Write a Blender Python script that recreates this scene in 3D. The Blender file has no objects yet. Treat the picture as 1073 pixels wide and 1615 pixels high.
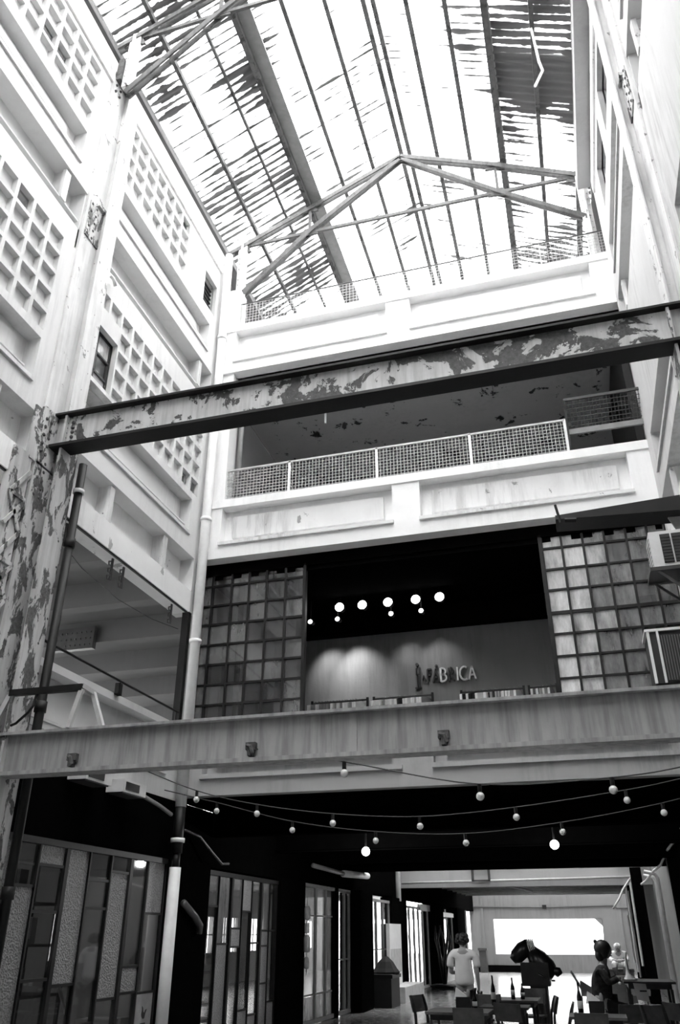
import bpy, bmesh, math, random
from mathutils import Vector, Matrix
random.seed(7)
SC = bpy.context.scene
COL = SC.collection
PI = math.pi
R = math.radians

# ------------------------------------------------------------------ camera
cam_d = bpy.data.cameras.new('camera'); cam = bpy.data.objects.new('camera', cam_d); COL.objects.link(cam)
cam_d.sensor_fit = 'VERTICAL'; cam_d.sensor_height = 36.0; cam_d.lens = 1255.0/1615.0*36.0
cam_d.clip_end = 300
cam.location = (0, 0, 1.7)
cam.rotation_euler = (R(90+27.9), 0, R(15.95))
SC.camera = cam
# ------------------------------------------------------------------ sky (flat overcast) and exposure
w = bpy.data.worlds.new('overcast_sky'); SC.world = w; w.use_nodes = True
bg = w.node_tree.nodes['Background']; bg.inputs[0].default_value = (1, 1, 1, 1); bg.inputs[1].default_value = 3.0
SC.view_settings.view_transform = 'Standard'; SC.view_settings.look = 'None'
SC.view_settings.gamma = 1.0; SC.view_settings.use_curve_mapping = False
SC.view_settings.exposure = 2.05
SC.cycles.max_bounces = 8; SC.cycles.diffuse_bounces = 4; SC.cycles.transparent_max_bounces = 16
SC.cycles.use_denoising = True

# ------------------------------------------------------------------ materials
M = {}
def g3(v): return (v, v, v, 1)
class NT:
    def __init__(s, name):
        m = bpy.data.materials.new(name); m.use_nodes = True; s.m = m; s.t = m.node_tree
        s.n = s.t.nodes; s.l = s.t.links; s.n.clear()
        s.out = s.n.new('ShaderNodeOutputMaterial'); M[name] = m
        s.tc = s.n.new('ShaderNodeTexCoord')
    def node(s, t, **k):
        n = s.n.new('ShaderNode'+t)
        for a, b in k.items(): setattr(n, a, b)
        return n
    def inp(s, n, **k):
        for a, b in k.items():
            i = n.inputs[a.replace('_', ' ')]
            if hasattr(b, 'is_output'): s.l.new(b, i)
            else: i.default_value = b
        return n
    def pos(s, scale=(1, 1, 1)):
        g = s.node('NewGeometry'); mp = s.node('Mapping'); s.l.new(g.outputs['Position'], mp.inputs[0])
        mp.inputs['Scale'].default_value = scale; return mp.outputs[0]
    def noise(s, vec, scale=4, detail=5, rough=.6, dist=0):
        n = s.node('TexNoise'); s.l.new(vec, n.inputs['Vector'])
        s.inp(n, Scale=scale, Detail=detail, Roughness=rough, Distortion=dist); return n.outputs[0]
    def ramp(s, fac, stops, const=False):
        r = s.node('ValToRGB'); s.l.new(fac, r.inputs[0]); e = r.color_ramp.elements
        r.color_ramp.interpolation = 'CONSTANT' if const else 'LINEAR'
        while len(e) < len(stops): e.new(.5)
        for i, (p, v) in enumerate(stops): e[i].position = p; e[i].color = g3(v)
        return r.outputs[0]
    def mix(s, f, a, b, mode='MIX'):
        n = s.node('Mix', data_type='RGBA', blend_type=mode)
        for i, x in ((0, f), (6, a), (7, b)):
            if hasattr(x, 'is_output'): s.l.new(x, n.inputs[i])
            else: n.inputs[i].default_value = x if i == 0 else (g3(x) if not isinstance(x, tuple) else x)
        return n.outputs[2]
    def math(s, op, a, b=0.0):
        n = s.node('Math', operation=op)
        for i, x in ((0, a), (1, b)):
            if hasattr(x, 'is_output'): s.l.new(x, n.inputs[i])
            else: n.inputs[i].default_value = x
        return n.outputs[0]
    def bsdf(s, col, rough=.8, metal=0, bump=None, bstr=.3, bdist=.02, spec=.5):
        b = s.node('BsdfPrincipled')
        if hasattr(col, 'is_output'): s.l.new(col, b.inputs['Base Color'])
        else: b.inputs['Base Color'].default_value = g3(col)
        if hasattr(rough, 'is_output'): s.l.new(rough, b.inputs['Roughness'])
        else: b.inputs['Roughness'].default_value = rough
        b.inputs['Metallic'].default_value = metal
        b.inputs['Specular IOR Level'].default_value = spec
        if bump is not None:
            k = s.node('Bump'); s.l.new(bump, k.inputs['Height']); k.inputs['Strength'].default_value = bstr; k.inputs['Distance'].default_value = bdist
            s.l.new(k.outputs[0], b.inputs['Normal'])
        s.l.new(b.outputs[0], s.out.inputs[0]); return b

def plain(name, v, rough=.7, metal=0, var=.15, scale=6, spec=.5):
    t = NT(name); n = t.noise(t.pos(), scale)
    c = t.ramp(n, [(.3, v*(1-var)), (.7, min(1, v*(1+var)))])
    t.bsdf(c, rough, metal, bump=n, bstr=.15, spec=spec)
def plaster(name, v, stain, amount=.5, peel=.0, peelv=.3, streak=.5):
    """painted plaster: rain streaks, dirt clouds, flaked patches"""
    t = NT(name); p = t.pos()
    cloud = t.noise(p, 1.1, 6, .65)
    st = t.noise(t.pos((3.5, 3.5, .35)), 2.2, 5, .7)
    c = t.ramp(cloud, [(.35, v), (.5+.35*(1-amount), v*.93), (.95, stain)])
    s2 = t.ramp(st, [(.45, 1), (.62, 1-.5*streak), (.8, 1-.8*streak)])
    big = t.ramp(t.noise(p, .5, 2), [(.42, 0), (.62, 1)])
    c = t.mix(big, c, t.mix(1.0, c, s2, 'MULTIPLY'))
    fine = t.noise(p, 18, 6, .7)
    if peel > 0:
        pn = t.noise(p, 2.6, 8, .68, .4)
        msk = t.ramp(pn, [(1-peel, 0), (1-peel+.015, 1)])
        c = t.mix(msk, c, t.mix(fine, peelv*.7, peelv*1.3))
        hgt = t.math('SUBTRACT', t.math('MULTIPLY', fine, .2), msk)
    else: hgt = fine
    t.bsdf(c, .85, bump=hgt, bstr=.35, bdist=.01, spec=.2)
def peeled(name, paint, under, cover, scale=2.5, rough=.6, streak=.4, stretch=(1, 1, 1)):
    """old steel paint that flakes to primer and rust"""
    t = NT(name); p = t.pos(stretch)
    n = t.noise(p, scale, 9, .66, .5)
    f = t.noise(t.pos(), 25, 6, .7)
    st = t.ramp(t.noise(t.pos((6, 6, .5)), 2.0, 4), [(.4, 1), (.75, 1-streak)])
    pc = t.mix(1.0, t.ramp(t.noise(t.pos(), 1.5, 5), [(.3, paint), (.75, paint*.72)]), st, 'MULTIPLY')
    uc = t.ramp(f, [(.3, under*.5), (.7, under*1.5)])
    msk = t.ramp(n, [(cover, 0), (cover+.012, 1)])
    c = t.mix(msk, pc, uc)
    h = t.math('SUBTRACT', t.math('MULTIPLY', f, .3), msk)
    t.bsdf(c, rough, 0, bump=h, bstr=.5, bdist=.01, spec=.3)

plaster('white_wall', .70, .5, .35, 0, .3, .25)
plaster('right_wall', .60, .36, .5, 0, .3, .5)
plaster('white_balcony', .92, .75, .3, .0, .3, .15)
plaster('worn_balcony', .8, .4, .7, .36, .34, .6)
plaster('flaked_white', .85, .5, .6, .38, .42, .5)
plaster('grey_soffit', .42, .25, .6, .0, .06, .2)
plaster('stained_ceiling', .5, .34, .6, .40, .05, .2)
plaster('grey_fascia', .5, .28, .6, .3, .62, .6)
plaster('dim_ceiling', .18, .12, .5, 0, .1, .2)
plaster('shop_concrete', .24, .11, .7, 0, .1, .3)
plaster('far_concrete', .21, .13, .6, .0, .3, .4)
plain('black_paint', .003, .8, spec=.0)
plain('black_iron', .010, .5, spec=.3)
plain('dark_iron', .05, .55, spec=.4)
plain('grey_iron', .22, .5)
plain('light_iron', .5, .5)
plain('white_pipe', .85, .45, var=.06)
plain('black_pipe', .010, .5, spec=.3)
plain('dark_pipe', .09, .4)
plain('rust_dark', .10, .8, var=.5, scale=15)
peeled('beam_paint', .66, .08, .52, 2.4)
peeled('beam_grey', .46, .08, .70, 2.0, streak=.5)
peeled('column_paint', .66, .12, .52, 4.0, streak=.3, stretch=(1.4, 1.4, .6))
peeled('column_white', .78, .25, .62, 5.0, streak=.25)
peeled('truss_paint', .15, .09, .57, 3.0)
peeled('purlin_paint', .12, .04, .55, 4.0)
plain('wood_dark', .02, .45, var=.4, scale=8)
plain('wood_mid', .06, .4, var=.35, scale=8)
plain('skin', .34, .5, var=.05); plain('hair', .015, .5, var=.3, scale=60)
plain('shirt_white', .72, .9, var=.06); plain('cloth_black', .012, .9); plain('cloth_dark', .03, .9, var=.8, scale=18)
plain('paper_white', .8, .9, var=.04); plain('cardboard', .28, .9); plain('card_dark', .1, .9); plain('plastic_white', .75, .4, var=.04)
plain('plastic_grey', .3, .5); plain('ac_white', .7, .5, var=.08); plain('ac_dark', .03, .6); plain('rubber', .01, .7)
plain('chrome', .6, .15, 1.0, var=.05); plain('letter_pale', .8, .6); plain('letter_dark', .02, .6)
plain('bulb_glass', .75, .25, var=.03); plain('bottle_glass', .01, .12, var=.1); plain('label_pale', .5, .7)
plain('machine_black', .012, .35, var=.4); plain('plinth_grey', .55, .8); plain('cable', .02, .6)

def glass(name, tint, gloss=.12, dirt=.1, dirtv=.5, rough=.03):
    t = NT(name)
    tr = t.node('BsdfTransparent'); tr.inputs[0].default_value = g3(tint)
    gl = t.node('BsdfGlossy'); gl.inputs['Color'].default_value = g3(.95); gl.inputs['Roughness'].default_value = rough
    fr = t.node('LayerWeight'); fr.inputs[0].default_value = .5
    f = t.math('ADD', t.math('MULTIPLY', t.math('POWER', fr.outputs['Facing'], 5.0), .9), .04+gloss*.3)
    m1 = t.node('MixShader'); t.l.new(f, m1.inputs[0]); t.l.new(tr.outputs[0], m1.inputs[1]); t.l.new(gl.outputs[0], m1.inputs[2])
    df = t.node('BsdfDiffuse'); df.inputs[0].default_value = g3(dirtv)  # diffuse share: dirt, and the painted reflection in the palest panes
    n = t.ramp(t.noise(t.pos((2, 2, .6)), 2.0, 6, .7), [(.35, dirt*.4), (.7, min(1, dirt*1.6))])
    m2 = t.node('MixShader'); t.l.new(n, m2.inputs[0]); t.l.new(m1.outputs[0], m2.inputs[1]); t.l.new(df.outputs[0], m2.inputs[2])
    t.l.new(m2.outputs[0], t.out.inputs[0])
glass('glass_clear', .75, .1, .06, .4)
glass('glass_dusty', .6, .1, .25, .4)
glass('glass_shop', .7, .25, .03, .3)
glass('glass_pale_a', .3, .1, .85, .85)  # pale diffuse glass; in window_3 its colour stands for the reflected white wall
glass('glass_pale_b', .4, .1, .6, .7)
glass('glass_pale_c', .4, .1, .35, .5)
def frosted(name, v):
    t = NT(name); vo = t.node('TexVoronoi'); t.l.new(t.pos(), vo.inputs['Vector']); vo.inputs['Scale'].default_value = 45
    c = t.ramp(vo.outputs[0], [(.1, v*.45), (.5, v*1.3)])
    t.bsdf(c, .35, bump=vo.outputs[0], bstr=.8, bdist=.01)
frosted('glass_frosted', .19)
frosted('glass_frosted_pale', .24)

def sheet(name, dirty, thick, trans=.55):
    """translucent corrugated roof sheet with grime and painted shading along its corrugations"""
    t = NT(name)
    p = t.pos(); sp = t.node('SeparateXYZ'); t.l.new(p, sp.inputs[0])
    yy = sp.outputs[1]
    wv = t.math('ABSOLUTE', t.math('SINE', t.math('MULTIPLY', yy, PI/.16)))         # one ridge every 16 cm
    row = t.math('ROUND', t.math('DIVIDE', yy, .16))                                  # each corrugation has its own grime
    cv = t.node('CombineXYZ'); t.l.new(t.math('MULTIPLY', sp.outputs[0], .7), cv.inputs[0]); t.l.new(t.math('MULTIPLY', row, 5.37), cv.inputs[1])
    n1 = t.noise(cv.outputs[0], 1.0, 4, .6)
    n2 = t.noise(t.pos((.7, .45, .7)), 1.2, 4, .6)
    fz = t.noise(p, 30, 3)
    k = t.math('ADD', t.math('MULTIPLY', n1, 1.5), t.math('MULTIPLY', n2, 1.5))
    k = t.math('ADD', t.math('ADD', k, t.math('MULTIPLY', fz, .15)), dirty-1.5-.075)
    line = t.math('SUBTRACT', k, t.math('MULTIPLY', wv, thick))  # thin dark lines: grime together with corrugation shading put into the colour
    d = t.ramp(t.math('ADD', line, .5), [(.46, 0), (.54, 1)])
    a = t.node('BsdfTransparent'); a.inputs[0].default_value = g3(.95)
    b = t.node('BsdfTranslucent'); b.inputs[0].default_value = g3(.9)
    m1 = t.node('MixShader'); m1.inputs[0].default_value = 1-trans; t.l.new(a.outputs[0], m1.inputs[1]); t.l.new(b.outputs[0], m1.inputs[2])
    dk = t.node('BsdfDiffuse'); dk.inputs[0].default_value = g3(.16)
    m2 = t.node('MixShader'); t.l.new(d, m2.inputs[0]); t.l.new(m1.outputs[0], m2.inputs[1]); t.l.new(dk.outputs[0], m2.inputs[2])
    t.l.new(m2.outputs[0], t.out.inputs[0])
sheet('sheet_dirty', .28, .5)
sheet('sheet_clean', .0, .45)
sheet('sheet_grimy', .40, .5)
sheet('sheet_dark', .6, .2)
def emit(name, v, s):
    t = NT(name); e = t.node('Emission'); e.inputs[0].default_value = g3(v); e.inputs[1].default_value = s; t.l.new(e.outputs[0], t.out.inputs[0])
emit('lamp_glow', 1, 3.0)
emit('lamp_glow_small', 1, 3.0)
t = NT('floor_concrete'); p = t.pos(); n = t.noise(p, 1.3, 6, .65); fn = t.noise(t.pos((1, 6, 1)), 5, 5)
t.bsdf(t.ramp(n, [(.3, .16), (.7, .28)]), t.ramp(fn, [(.3, .14), (.7, .30)]), bump=fn, bstr=.06, bdist=.01)

# ------------------------------------------------------------------ mesh helpers
ORG = {}
class MB:
    def __init__(s): s.v = []; s.f = []
    def add(s, vs, fs):
        o = len(s.v); s.v += [tuple(v) for v in vs]; s.f += [tuple(i+o for i in f) for f in fs]; return s
    def box(s, x0, x1, y0, y1, z0, z1):
        if x0 > x1: x0, x1 = x1, x0
        if y0 > y1: y0, y1 = y1, y0
        if z0 > z1: z0, z1 = z1, z0
        return s.add([(x0,y0,z0),(x1,y0,z0),(x1,y1,z0),(x0,y1,z0),(x0,y0,z1),(x1,y0,z1),(x1,y1,z1),(x0,y1,z1)],
                     [(0,3,2,1),(4,5,6,7),(0,1,5,4),(1,2,6,5),(2,3,7,6),(3,0,4,7)])
    def bar(s, p, q, w, h, up=(0, 0, 1)):
        p, q = Vector(p), Vector(q); d = (q-p).normalized(); u = Vector(up)
        if abs(d.dot(u)) > .98: u = Vector((1, 0, 0)) if abs(d.x) < .9 else Vector((0, 1, 0))
        r = d.cross(u).normalized(); u = r.cross(d)
        vs = []
        for c in (p, q):
            for a, b in ((-1,-1),(1,-1),(1,1),(-1,1)): vs.append(c+r*(a*w/2)+u*(b*h/2))
        return s.add(vs, [(0,1,2,3),(7,6,5,4),(0,4,5,1),(1,5,6,2),(2,6,7,3),(3,7,4,0)])
    def tube(s, pts, r, n=8, cap=True):
        pts = [Vector(p) for p in pts]; o = len(s.v); rad = r if isinstance(r, (list, tuple)) else [r]*len(pts)
        prev = None
        for i, p in enumerate(pts):
            d = (pts[min(i+1, len(pts)-1)]-pts[max(i-1, 0)]).normalized()
            u = prev if prev is not None else (Vector((0, 0, 1)) if abs(d.z) < .9 else Vector((1, 0, 0)))
            a = d.cross(u)
            if a.length < 1e-5: a = d.cross(Vector((0, 1, 0)))
            a.normalize(); b = a.cross(d).normalized(); prev = b
            for k in range(n):
                t = 2*PI*k/n; s.v.append(tuple(p+a*(math.cos(t)*rad[i])+b*(math.sin(t)*rad[i])))
        for i in range(len(pts)-1):
            for k in range(n):
                s.f.append((o+i*n+k, o+i*n+(k+1)%n, o+(i+1)*n+(k+1)%n, o+(i+1)*n+k))
        if cap:
            s.f.append(tuple(o+k for k in range(n))[::-1]); s.f.append(tuple(o+(len(pts)-1)*n+k for k in range(n)))
        return s
    def lathe(s, c, prof, n=12):
        o = len(s.v); cx, cy, cz = c
        for r, z in prof:
            for k in range(n):
                t = 2*PI*k/n; s.v.append((cx+r*math.cos(t), cy+r*math.sin(t), cz+z))
        for i in range(len(prof)-1):
            for k in range(n):
                s.f.append((o+i*n+k, o+i*n+(k+1)%n, o+(i+1)*n+(k+1)%n, o+(i+1)*n+k))
        s.f.append(tuple(o+k for k in range(n))[::-1]); s.f.append(tuple(o+(len(prof)-1)*n+k for k in range(n)))
        return s
    def ball(s, c, r, n=10, m=6, sc=(1, 1, 1)):
        o = len(s.v)
        for i in range(m+1):
            a = PI*i/m
            for k in range(n):
                t = 2*PI*k/n
                s.v.append((c[0]+sc[0]*r*math.sin(a)*math.cos(t), c[1]+sc[1]*r*math.sin(a)*math.sin(t), c[2]+sc[2]*r*math.cos(a)))
        for i in range(m):
            for k in range(n): s.f.append((o+i*n+k, o+(i+1)*n+k, o+(i+1)*n+(k+1)%n, o+i*n+(k+1)%n))
        return s
    def prism(s, poly, axis, a, b):
        """extrude a 2-D outline along axis from a to b"""
        n = len(poly)
        def P(u, v, t): return {'x': (t, u, v), 'y': (u, t, v), 'z': (u, v, t)}[axis]
        return s.add([P(u, v, a) for u, v in poly]+[P(u, v, b) for u, v in poly],
                     [tuple(range(n))[::-1], tuple(range(n, 2*n))]+[(i, (i+1)%n, n+(i+1)%n, n+i) for i in range(n)])
    def build(s, name, mat, parent=None, smooth=False, at=None):
        me = bpy.data.meshes.new(name)
        if parent is not None: o0 = ORG[parent.name]
        elif at is not None: o0 = Vector(at)
        else:
            xs, ys, zs = zip(*s.v)
            o0 = Vector(((min(xs)+max(xs))/2, (min(ys)+max(ys))/2, min(zs)))
        me.from_pydata([(x-o0.x, y-o0.y, z-o0.z) for x, y, z in s.v], [], s.f)
        me.validate()
        bm = bmesh.new(); bm.from_mesh(me); bmesh.ops.recalc_face_normals(bm, faces=bm.faces); bm.to_mesh(me); bm.free()
        if smooth:
            for p in me.polygons: p.use_smooth = True
        me.materials.append(M[mat])
        o = bpy.data.objects.new(name, me); COL.objects.link(o)
        if parent is not None: o.parent = parent; ORG[o.name] = o0
        else: o.location = o0; ORG[o.name] = o0
        return o
def tag(o, label=None, cat=None, group=None, kind=None):
    if label: o['label'] = label
    if cat: o['category'] = cat
    if group: o['group'] = group
    if kind: o['kind'] = kind
    return o
def empty(name, loc, label=None, cat=None, group=None, kind=None):
    o = bpy.data.objects.new(name, None); COL.objects.link(o); o.location = loc; o.empty_display_size = .1
    ORG[o.name] = Vector(loc); return tag(o, label, cat, group, kind)
def copy_tree(o, parent=None):
    c = o.copy(); COL.objects.link(c)
    if parent is not None: c.parent = parent
    for ch in list(o.children): copy_tree(ch, c)
    return c
def place(proto, loc, rz=0, label=None, first=False):
    o = proto if first else copy_tree(proto)
    o.location = loc; o.rotation_euler = (0, 0, rz)
    if label: o['label'] = label
    return o
def struct(o, label=None):
    o['kind'] = 'structure'
    if label: o['label'] = label
    return o
def ibeam(mb, axis, a, b, u, z0, z1, fw=.3, tf=.025, tw=.02):
    """I section along axis from a to b; u = position of its web across"""
    for (d0, d1, e0, e1) in ((u-fw/2, u+fw/2, z0, z0+tf), (u-fw/2, u+fw/2, z1-tf, z1), (u-tw/2, u+tw/2, z0, z1)):
        if axis == 'x': mb.box(a, b, d0, d1, e0, e1)
        else: mb.box(d0, d1, a, b, e0, e1)
    return mb
# ------------------------------------------------------------------ measures of the place
XL, XR = -6.0, 1.8           # faces of the two side walls of the light well
YN, YC, YB = -6.0, 7.38, 11.8  # near end, column line, facade
COLY = (-1.3, 3.03, 7.38)    # centres of the wall columns
# ------------------------------------------------------------------ ground, outer shell
struct(MB().box(-14, 9, YN-2, 46.3, -.2, 0).build('floor', 'floor_concrete'), 'smooth worn concrete floor of the hall')
def pierced(mb, X, d0, d1, y0, y1, z0, z1, holes):
    """slab between depths d0,d1 behind the wall face, left open at the holes (y0,y1,z0,z1)"""
    ys = sorted({y0, y1} | {max(y0, min(y1, h[i])) for h in holes for i in (0, 1)})
    zs = sorted({z0, z1} | {max(z0, min(z1, h[i])) for h in holes for i in (2, 3)})
    for a, b in zip(zs, zs[1:]):
        run = None
        for c, d in zip(ys, ys[1:]):
            m, n = (c+d)/2, (a+b)/2
            if any(h[0] < m < h[1] and h[2] < n < h[3] for h in holes):
                if run is not None: mb.box(X(d0), X(d1), run, c, a, b); run = None
            elif run is None: run = c
        if run is not None: mb.box(X(d0), X(d1), run, y1, a, b)
    return mb
CELL, STEP, DEP = .285, .345, .085
cell_mesh = {}
BAYS = ((-1.0, 2.70), (3.36, 7.05), (7.71, 11.62))
def side_wall(name, sgn, xs, label):
    X = lambda d: xs - sgn*d
    main = MB(); mould = MB(); low = MB()
    cells = []
    for bi, (y0, y1) in enumerate(BAYS):
        far = bi == 2
        for lev, zb in ((1, 3.5), (2, 7.55), (3, 11.62)):
            rec = (y0+.1, y1-.3, zb+.42, zb+1.04)
            tgt = main
            pierced(tgt, X, 0, .22, y0, y1, zb, zb+1.14, [rec])
            tgt.box(X(.22), X(.34), y0, y1, zb, zb+1.14)
            # moulding strips under the recessed panel and the raised field inside it
            mould.box(X(-.035), X(.05), y0+.1, y1-.3, zb+.33, zb+.385)
            mould.box(X(-.02), X(.05), y0+.1, y1-.5, zb+.425, zb+.45)
            mould.box(X(.16), X(.23), y0+.35, y1-.55, zb+.52, zb+.9)
            if lev == 1: continue
            ztop = zb+2.93 if lev == 2 else 14.66
            tops = [zb+2.86-.35*i for i in range(5)] if lev == 2 else [zb+2.58-.35*i for i in range(4)]
            holes = []; n = int((y1-y0-.1)/STEP)
            if lev == 3 and far: n = 7
            ya = y0+.05 if far else y1-.3-n*STEP+(STEP-CELL)
            wins = []
            if sgn > 0:
                if far and lev == 2: wins = [(y0-.02, y0+.70, 8.70, 9.78)]
                if far and lev == 3: wins = [(10.94, 11.5, 13.0, 13.80)]
                for i, zt in enumerate(tops):
                    for k in range(n):
                        a = ya+k*STEP
                        if any(a < w_[1]+.02 and a+CELL > w_[0] and zt > w_[2]-.1 and zt-CELL < w_[3] for w_ in wins): continue
                        if zt-CELL < zb+1.14: continue
                        holes.append((a, a+CELL, zt-CELL, zt)); cells.append((a, zt, lev, bi, i, k, n))
            else:
                if lev == 3: wins = [(y0+.5, y0+1.6, zb+1.5, zb+2.5), (y0+2.1, y0+3.2, zb+1.5, zb+2.5)]
            pierced(main, X, 0, DEP, y0, y1, zb+1.14, ztop, holes+wins)
            # wall body behind the grid
            openc = [(a, a+CELL, zt-CELL, zt) for (a, zt, l2, b2, i, k, n2) in cells if l2 == lev and b2 == bi and
                     ((b2 == 1 and l2 == 2 and i == 0 and k == n-3) or (b2 == 1 and l2 == 3 and i == 2 and k in (n-3, n-4)) or
                      (b2 == 2 and l2 == 3 and i == 0 and k == n-1) or (b2 == 2 and l2 == 2 and i == 4 and k in (n-2, n-1)))]
            pierced(main, X, DEP+.03, .34, y0, y1, zb+1.14, ztop, openc+wins)
            cells = [c for c in cells if (c[0], c[0]+CELL, c[1]-CELL, c[1]) not in openc]
            if lev == 2: main.box(X(.02), X(.30), y0, y1, ztop, zb+3.32)     # lintel band
            else:
                low.box(X(-.04), X(.3), y0, y1, 14.32, 14.66)
        # level 1 lintel over the open gallery
        low.box(X(.0), X(.30), y0, y1, 6.55, 6.93)
    # plain ends of the wall
    main.box(X(0), X(.34), YN, -1.6, 3.5, 14.66)
    main.box(X(0), X(.34), 11.62, 11.8, 3.5, 4.64); main.box(X(0), X(.34), 11.62, 11.8, 6.55, 14.66)
    for yc in COLY: main.box(X(.02), X(.34), yc-.36, yc+.36, 3.5, 14.66)
    main.box(X(0), X(.34), 22.3, 28.0, 3.5, 14.66)
    wm = 'white_wall' if sgn > 0 else 'right_wall'
    wl = struct(main.build(name, wm), label)
    mould.build('moulding', wm, wl)
    low.build('lintel', 'flaked_white', wl)
    if cells:
        me = bpy.data.meshes.new('infill_panel'); d0, d1 = X(DEP), X(DEP+.03)
        b = MB().box(-.015, .015, 0, CELL, -CELL, 0)
        me.from_pydata(b.v, [], b.f); me.materials.append(M['white_wall'])
        for (a, zt, lev, bi, i, k, n) in cells:
            if bi == 0: continue
            o = bpy.data.objects.new('infill_panel', me); COL.objects.link(o); o.parent = wl
            o.location = Vector((X(DEP+.012+random.random()*.006), a, zt)) - ORG[wl.name]
    return wl, X
wall_left, XLf = side_wall('wall_left', 1, XL, 'white left wall with recessed panels and lattice of square cells')
wall_right, XRf = side_wall('wall_right', -1, XR, 'white right wall with recessed panels seen edge on')

for X in (XLf, XRf): struct(MB().box(X(.0), X(.12), 11.60, 11.70, 4.6, 6.56).build('trim_3', 'black_iron'), 'black post closing the open gallery')
# girders under each floor of the side walls (riveted steel, with stiffeners)
for sgn, X, side in ((1, XLf, 'left'), (-1, XRf, 'right')):
    for bi, (y0, y1) in enumerate(BAYS):
        if bi == 0: continue
        for zb, fl in ((7.55, 'gallery'), (11.62, 'upper')):
            e = empty('steel_girder', (X(.25), (y0+y1)/2, zb-.65), '%s riveted steel girder under the %s floor of the %s wall, %s bay' % (
                'flaked white' if fl == 'gallery' else 'pale', 'first' if fl == 'gallery' else 'second', side, 'near' if bi == 1 else 'far'), 'beam')
            mb = MB(); z0, z1 = zb-.60, zb
            mb.box(X(.05), X(.34), y0, y1, z0, z0+.03); mb.box(X(.27), X(.30), y0, y1, z0, z1)
            mb.build('web', 'flaked_white' if fl == 'gallery' else 'white_wall', e)
            for yy in ((y0+1.2, y0+2.9) if fl == 'gallery' else (y1-.45,)):
                s_ = MB(); s_.box(X(.06), X(.27), yy-.012, yy+.012, z0+.03, z1); s_.box(X(.03), X(.09), yy-.06, yy+.06, z0+.01, z1-.03)
                s_.build('stiffener', 'column_white', e)
            s_ = MB()
            s_.box(X(.02), X(.05), y0, y1, zb-1.02, zb-.985)
            if fl == 'gallery': s_.build('rail_edge', 'black_iron', e)
# riveted columns of the side walls
def rivets(mb, pts, r=.022, axis='x', sg=1):
    for p in pts: mb.ball(p, r, 6, 4)
for sgn, X, side, xs in ((1, XLf, 'left', XL), (-1, XRf, 'right', XR)):
    for yc in COLY[1:]:
        near = yc < 5
        e = empty('steel_column', (X(-.06), yc, 0), '%s riveted steel column with flaking paint on the %s wall' % ('nearer' if near else 'tall', side) if not near else
                  'riveted steel column on the %s wall close to the viewer' % side, 'column')
        ya, yb = yc-.33, yc+.33
        up = MB(); up.box(X(-.03), X(.2), ya, yb, 7.7, 14.5); up.box(X(-.13), X(.02), yc+.06, yc+.3, 7.7, 14.5); up.box(X(-.15), X(-.13), yc+.0, yc+.32, 7.7, 14.5)
        up.build('upper_shaft', 'column_white', e)
        lo = MB(); lo.box(X(-.06), X(.2), ya, yb, 0, 7.7); lo.box(X(-.20), X(.0), yc+.05, yc+.08, 0, 7.7); lo.box(X(-.22), X(-.19), yc-.1, yc+.26, 0, 7.7)
        lo.build('lower_shaft', 'column_paint', e)
        rv = MB()
        for z in [4+.33*i for i in range(32)]:
            rivets(rv, [(X(-.21 if z < 7.6 else -.135), yc+.2+.05*math.sin(z*9), z)], .02)
        for z in (7.05, 7.17, 7.29, 7.41, 7.53):
            for dy in (-.28, -.18): rivets(rv, [(X(-.06), yc+dy, z), (X(-.05), yc+dy+.04, z-.6)], .026)
        for z in (10.9, 11.05, 11.2, 11.35, 11.5, 14.2, 14.35, 14.5):
            for dy in (-.24, -.12, .2): rivets(rv, [(X(-.045), yc+dy, z)], .024)
        rv.build('rivets', 'rust_dark', e, smooth=True)
        gp = MB()
        gp.box(X(-.045), X(-.02), ya-.16, ya+.18, 6.9, 7.62); gp.box(X(-.06), X(.02), ya-.12, yb-.1, 6.86, 6.89)
        gp.box(X(-.05), X(-.02), ya+.05, yb, 10.85, 11.55); gp.box(X(-.09), X(-.02), ya+.2, yb-.05, 11.58, 11.64)
        gp.build('gusset_plate', 'column_paint', e)
        lc = MB()
        for i, z in enumerate([4.6+.42*k for k in range(5)]):
            lc.bar((X(-.07), ya-.05, z), (X(-.07), ya-.33, z+.4 if i % 2 else z-.0), .02, .05)
            lc.bar((X(-.07), ya-.05, z+.4), (X(-.07), ya-.33, z), .02, .05)
        lc.box(X(-.05), X(.05), ya-.36, ya-.05, 3.6, 6.9)
        lc.build('lacing', 'column_paint', e)
        if not near:
            g2 = MB()
            g2.box(X(-.12), X(-.02), yc-.28, yc+.12, 14.45, 15.0)
            g2.build('head_plate', 'rust_dark', e)

# black rainwater pipe beside the left column, white rainwater pipe in the corner
e = empty('downpipe', (-5.7, 7.72, 0), 'black iron rainwater pipe running down beside the left column', 'pipe')
MB().tube([(-5.72, 7.70, 0), (-5.72, 7.70, 7.15)], .055, 10).build('pipe', 'black_pipe', e, True)
for z in (5.95, 3.9, 2.0): MB().tube([(-5.72, 7.70, z), (-5.72, 7.70, z+.12)], .07, 10).build('collar', 'black_pipe', e, True)
MB().tube([(-5.72, 7.70, 6.72), (-5.72, 7.70, 6.77)], .075, 10).build('clamp', 'white_pipe', e, True)
e = empty('downpipe', (-5.86, 11.66, 0), 'white rainwater pipe in the corner beside the balconies', 'pipe')
MB().tube([(-5.86, 11.66, 3.4), (-5.86, 11.66, 14.85)], .085, 12).build('upper_pipe', 'white_pipe', e, True)
MB().tube([(-5.86, 11.66, 2.75), (-5.86, 11.66, 3.42)], .08, 12).build('black_sleeve', 'black_pipe', e, True)
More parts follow.
